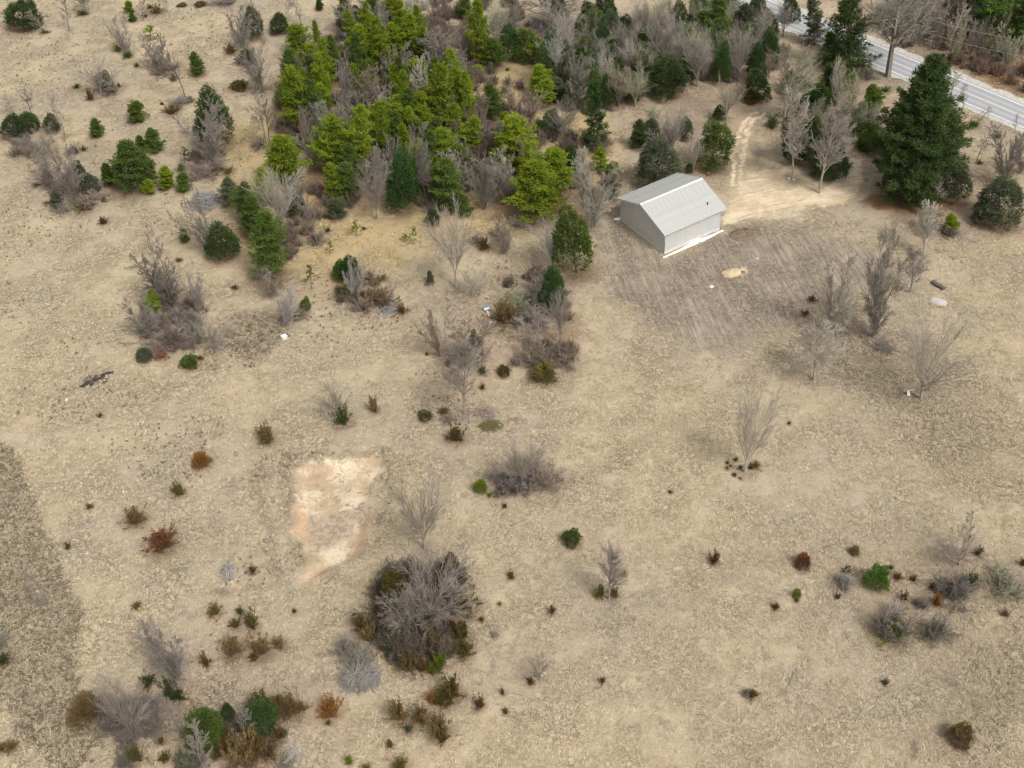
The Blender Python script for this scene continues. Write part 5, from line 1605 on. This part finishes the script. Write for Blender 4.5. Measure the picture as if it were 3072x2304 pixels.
stick_heap('branch_litter', 4, 1985, 835, 60, 20, 14, .025, (.30, .28, .25), 'small grey branch lying alone on grass near the property middle', 'branches', 13, .12)
stick_heap('branch_litter', 4, 2000, 935, 90, 40, 16, .02, (.24, .20, .17), 'dark broken twig just below the small lone grey branch', 'branches', 16, .12)
stick_heap('branch_litter', 4, 800, 1065, 130, 80, 60, .03, (.34, .30, .27), 'pale wood chips and twigs round the tall faint tree\'s foot', 'branches', 14, .15)
stick_heap('fallen_tree', 0, 2160, 290, 100, 90, 60, .06, G4, 'black fallen tangle beside the left snow patch in the grove', 'fallen tree', 17, .9)

# split logs stacked in a low diagonal row on the right field
p0 = unproj(*T(5, 1618, 165)); p1 = unproj(*T(5, 1695, 212))
d = np.array(p1) - np.array(p0); L = float(np.hypot(*d)); d /= L; nn_ = np.array((-d[1], d[0]))
root = link('woodpile', None, label='low dark row of stacked split logs on the right field', cat='woodpile')
root.location = (*p0, gz(*p0))
r = random.Random(4)
M_log = plain('log_bark', (.12, .10, .085), .95, .3, 5); 
ml = None
for i in range(46):
    t_ = (i % 23 + r.uniform(0, .6)) / 23 * L; zz = .10 + .17 * (i // 23) + r.uniform(-.02, .02)
    if ml is None:
        V, Q = tubes([(-.35, 0, 0, .35, 0, 0, .10, .09)], 7); ml = mesh_np('log', V, [Q, np.array([[6, 5, 4, 3, 2, 1, 0]]), np.array([[7, 8, 9, 10, 11, 12, 13]])])
    o = link('log', ml, M_log, parent=root); o.location = (d[0] * t_ + nn_[0] * r.uniform(-.15, .15), d[1] * t_ + nn_[1] * r.uniform(-.15, .15), zz)
    o.rotation_euler = (0, r.uniform(-.12, .12), math.atan2(nn_[1], nn_[0]) + r.uniform(-.35, .35))
M_ash = plain('pale_ash', (.46, .44, .43), .95, .12, 4, .3)
x, y = unproj(*T(5, 1660, 285)); blob('ash_patch', x, y, 1.4, .9, .10, -.6, M_ash, 'pale grey ash patch just below the low row of logs', 'ash', 5, .22)
M_stone = plain('stone', (.42, .40, .36), .9, .25, 4, .4)
M_soil = plain('sandy_soil', (.52, .40, .27), .95, .18, 2.5, .5)
M_dsoil = plain('dark_soil', (.16, .11, .075), .95, .3, 3, .5)
x, y = unproj(*T(5, 322, 112)); blob('sand_mound', x, y, 1.8, 1.2, .4, .2, M_soil, 'small sand mound beside a dug hole on the tilled patch', 'sand mound', 7, .22)
x, y = unproj(*T(5, 376, 110)); blob('dug_hole', x, y, .85, .42, .12, .1, M_dsoil, 'dark dug hole at the right of the small sand mound', 'hole', 8, .3)
x, y = unproj(*T(5, 185, 205)); blob('field_stone', x, y, .5, .32, .3, 0, plain('light_stone', (.62, .56, .45), .9, .1, 3), 'pale stone alone on the tilled patch left of the sand mound', 'stone', 9, .3)
x, y = unproj(*T(5, 480, 20)); blob('field_stone', x, y, .45, .2, .2, 0, M_soil, 'pale clod above the dug hole on the tilled patch', 'stone', 10, .3)
# burnt-brush ring right of the garage: a low mound of dark twigs
x, y = unproj(*T(2, 402, 1522)); blob('soil_mound', x, y, 2.7, 1.9, .55, 0, plain('brown_soil', (.19, .14, .10), .95, .3, 3, .6), 'round low mound of dark brown soil right of the garage', 'soil mound', 11, .18)
stick_heap('branch_litter', 2, 402, 1520, 190, 110, 150, .022, (.22, .17, .12), 'thin twigs strewn over the round brown soil mound', 'branches', 18, .55)
# charred strip
M_char = plain('charred_wood', (.05, .043, .04), .9, .4, 4, .4)
for i, (a, b_, w, lab) in enumerate(((545, 850, .55, 'leftmost'), (572, 830, .7, 'second from left'), (598, 838, .4, 'third from left'), (618, 808, .65, 'middle'), (650, 800, .45, 'third from right'), (676, 778, .6, 'second from right'), (708, 766, .7, 'rightmost'))):
    x, y = unproj(*T(3, a, b_)); blob('charred_heap', x, y, w, w * .5, .25, .3 + .3 * (i % 3), M_char, f'{lab} black lump of the charred strip on the left field', 'charred wood', 20 + i, .9)
stick_heap('branch_litter', 3, 630, 808, 210, 90, 70, .03, (.10, .08, .07), 'blackened sticks over the charred strip on the left field', 'branches', 19, .25)
stick_heap('branch_litter', 3, 1530, 1280, 40, 55, 24, .03, (.28, .26, .25), 'small grey stump splinter right of the glowing orange shrub', 'branches', 20, .5)
# little heap of dark rubble along the garage front
root = link('rubble_row', None, label='dark stones and debris between the garage wall and the snow', cat='rubble'); x, y = unproj(1820 + 1690 / 5.53, 500 + 1125 / 5.53); root.location = (x, y, GZ)
r = random.Random(8); rock = None
for i in range(30):
    if rock is None:
        V, Q = box_vf(-.5, -.5, -.5, .5, .5, .5); V = V * (1 + np.random.default_rng(3).uniform(-.28, .2, V.shape)); rock = mesh_np('rubble_stone', V, Q)
    a = r.uniform(-2.0, 2.0)
    o = link('rubble_stone', rock, M_darkm if r.random() < .6 else M_stone, parent=root)
    o.location = (gb.x * a + ga.x * r.uniform(-.1, .3), gb.y * a + ga.y * r.uniform(-.1, .3), .08); o.scale = (r.uniform(.15, .45), r.uniform(.15, .4), r.uniform(.15, .4)); o.rotation_euler = (r.random(), r.random(), r.random() * 6)
# stones at the foot of the two turnaround trees
for t_, a, b_, s, lab in ((2, 690, 1152, .34, 'white stone at the foot of the left turnaround tree'), (2, 722, 1160, .22, 'smaller grey stone beside the white one at the turnaround tree'), (2, 1132, 1222, .25, 'pale stone at the right rim of the sandy turnaround'), (6, 247, 522, .22, 'tiny white stone on the dark strip by the leaning tree'), (3, 435, 940, .26, 'white scrap at the left end of the charred strip')):
    x, y = unproj(*T(t_, a, b_)); blob('white_stone', x, y, s, s * .7, s * .9, a, plain('pale_stone', (.68, .66, .62), .8, .1, 4), lab, 'stone', int(a) % 13, .25)

# white chair on its side under the widest tree
root = link('garden_chair', None, label='white frame chair lying under the widest bare tree', cat='chair')
x, y = unproj(*T(5, 1440, 895)); root.location = (x, y, gz(x, y) + .1); root.rotation_euler = (.9, .5, .5)
M_w = plain('white_frame', (.72, .68, .60), .6, .06, 4)
V, Q = join_vf([box_vf(-.35, -.35, .5, .35, .35, .56)]); link('seat', mesh_np('seat', V, np.concatenate(Q)), M_w, parent=root)
V, Q = join_vf([box_vf(-.35, .35, .5, -.25, .43, 1.35), box_vf(.25, .35, .5, .35, .43, 1.35), box_vf(-.25, .36, 1.2, .25, .42, 1.35)]); link('backrest', mesh_np('backrest', V, np.concatenate(Q)), M_w, parent=root)
for a in (-.3, .3):
    for c in (-.3, .3):
        V, Q = tubes([(a, c, 0, a, c, .5, .045, .045)], 5); link('leg', mesh_np('leg', V, Q), M_w, parent=root)

# white box by the whitish stems
root = link('white_box', None, label='small white appliance box lying right of the muddy hollow', cat='box'); x, y = unproj(*T(3, 1842, 540)); root.location = (x, y, gz(x, y)); root.rotation_euler = (.1, .15, .7)
V, Q = box_vf(-.4, -.3, 0, .4, .3, .5); link('body', mesh_np('body', V, Q), M_w, parent=root)
V, Q = box_vf(-.42, -.32, .503, .42, .32, .56); link('lid', mesh_np('lid', V, Q), plain('lid_white', (.82, .82, .82), .5, .03), parent=root)
stick_heap('branch_litter', 3, 1868, 525, 40, 40, 26, .03, (.16, .14, .12), 'dark sticks behind the white box by the muddy hollow', 'branches', 22, .3)

# blue and white playthings left of the central thicket
M_blue = plain('faded_blue', (.20, .30, .42), .6, .15); M_wood = plain('weathered_board', (.40, .31, .22), .85, .2)
def trestle(t_, a, b_, lab):
    root = link('lawn_seat', None, label=lab, cat='seat'); x, y = unproj(*T(t_, a, b_)); root.location = (x, y, gz(x, y)); root.rotation_euler = (0, 0, .5)
    V, Q = box_vf(-.45, -.25, .42, .45, .25, .48); link('seat', mesh_np('seat', V, Q), M_w, parent=root)
    V, Q = box_vf(-.45, .22, .49, .45, .28, .95); link('backrest', mesh_np('backrest', V, Q), M_blue, parent=root)
    for c in (-.38, .38):
        for e in (-.2, .2):
            V, Q = tubes([(c, e, 0, c, e, .42, .035, .035)], 5); link('leg', mesh_np('leg', V, Q), M_wood, parent=root)
trestle(4, 942, 345, 'blue and white seat standing left of the wide bronze juniper')
root = link('board', None, label='pale board leaning by the blue and white seat', cat='board'); x, y = unproj(*T(4, 955, 378)); root.location = (x, y, gz(x, y)); root.rotation_euler = (.5, .1, .3)
V, Q = join_vf([box_vf(-.1, -.9, 0, .1, .9, .06)]); link('plank', mesh_np('plank', V, np.concatenate(Q)), M_w, parent=root)
V, Q = join_vf([box_vf(-.6, .2, .065, .6, .38, .12)]); link('plank', mesh_np('plank', V, np.concatenate(Q)), M_wood, parent=root)
x, y = unproj(*T(4, 963, 420)); blob('blue_tub', x, y, .3, .25, .28, 0, M_blue, 'small blue tub in front of the blue and white seat', 'tub', 2, .1)
# plank by the garage's right end
V, Q = box_vf(-1.3, -.12, .03, 1.3, .12, .1)
o = link('plank', mesh_np('plank', V, Q), M_stone, label='grey plank lying on the sand at the garage\'s right end', cat='plank'); x, y = unproj(1820 + 1950 / 5.53, 500 + 818 / 5.53); o.location = (x, y, GZ + .05); o.rotation_euler = (0, 0, .75)
# post at the track bend, right of the turnaround
x, y = unproj(*T(2, 1205, 1225)); V, Q = tubes([(0, 0, -.3, 0, 0, 2.4, .06, .05)], 8)
o = link('fence_post', mesh_np('fence_post', V, [Q, np.array([[8, 9, 10, 11, 12, 13, 14, 15]])]), M_stone, label='slim grey post between the turnaround and the giant pine', cat='post'); o.location = (x, y, gz(x, y))

# overhead cables along the far side of the road (their poles stand outside the picture)
M_cab = plain('cable', (.40, .37, .34), .6, .05)
M_pole = plain('utility_pole', (.22, .17, .13), .9, .2, 3)
def at_height(px_, py_, z): return Vector((*unproj(px_, py_, z), z))
for k, (zz, pa, pb, lab) in enumerate(((9.2, (2540 + 1100 / 4.158, 262 / 4.158), (2540 + 2212 / 4.158, 535 / 4.158), 'upper of two thin overhead cables across the road'), (7.4, (2540 + 1080 / 4.158, 430 / 4.158), (2540 + 2212 / 4.158, 732 / 4.158), 'lower of two thin overhead cables across the road'))):
    A, Bp = at_height(*pa, zz), at_height(*pb, zz)
    dv = (Bp - A); A2 = A - dv * .75; B2 = Bp + dv * .35
    segs = []; N = 30
    for i in range(N):
        f0, f1 = i / N, (i + 1) / N
        q0, q1 = A2.lerp(B2, f0), A2.lerp(B2, f1)
        q0.z -= 1.0 * (4 * f0 * (1 - f0)) - .9; q1.z -= 1.0 * (4 * f1 * (1 - f1)) - .9
        segs.append((*q0, *q1, .022, .022))
    V, Q = tubes(segs, 4); link('overhead_cable', mesh_np('overhead_cable', V, Q), M_cab, label=lab, cat='cable', group='overhead cables')
# dead weeds
def weed_mesh(seed):
    r = np.random.default_rng(seed); S = []
    for i in range(16):
        a = r.uniform(0, 6.28); tl = abs(r.normal(0, .7)); L = r.uniform(.15, .5)
        S.append((r.normal(0, .08), r.normal(0, .08), -.02, math.cos(a) * math.sin(tl) * L, math.sin(a) * math.sin(tl) * L, math.cos(tl) * L, .02, .01))
    V, Q = tubes(S, 3); me_ = mesh_np('weed', V, Q, {'v': np.repeat(r.uniform(0, 1, 16), 6)}); me_.materials.append(M_bark); return me_
x, y = screen_points(16000, 9); dn = fbm(x / 11, y / 11, 91, 4); r = np.random.default_rng(9)
k = (r.uniform(0, 1, len(x)) < np.clip((dn - .46) * 6, 0.03, 1) * (.35 + .5 * sample(dark, x, y) + .3 * sample(pink, x, y))) & open_ground(x, y)
x, y = x[k], y[k]
scatter('dead_weeds', x, y, [weed_mesh(k) for k in range(4)], M_bark, r.uniform(.4, 1.1, len(x)), r.uniform(0, 6.28, len(x)), 'small dead weed stalks scattered through the dry grass', 'weeds', color=(.22, .17, .12))
print('tris', sum(len(o.data.polygons) * 2 for o in bpy.data.objects if o.type == 'MESH'), 'unique', sum(len(q.polygons) for q in bpy.data.meshes))
print('plants', len(seen_labels), 'objects', len(bpy.data.objects))
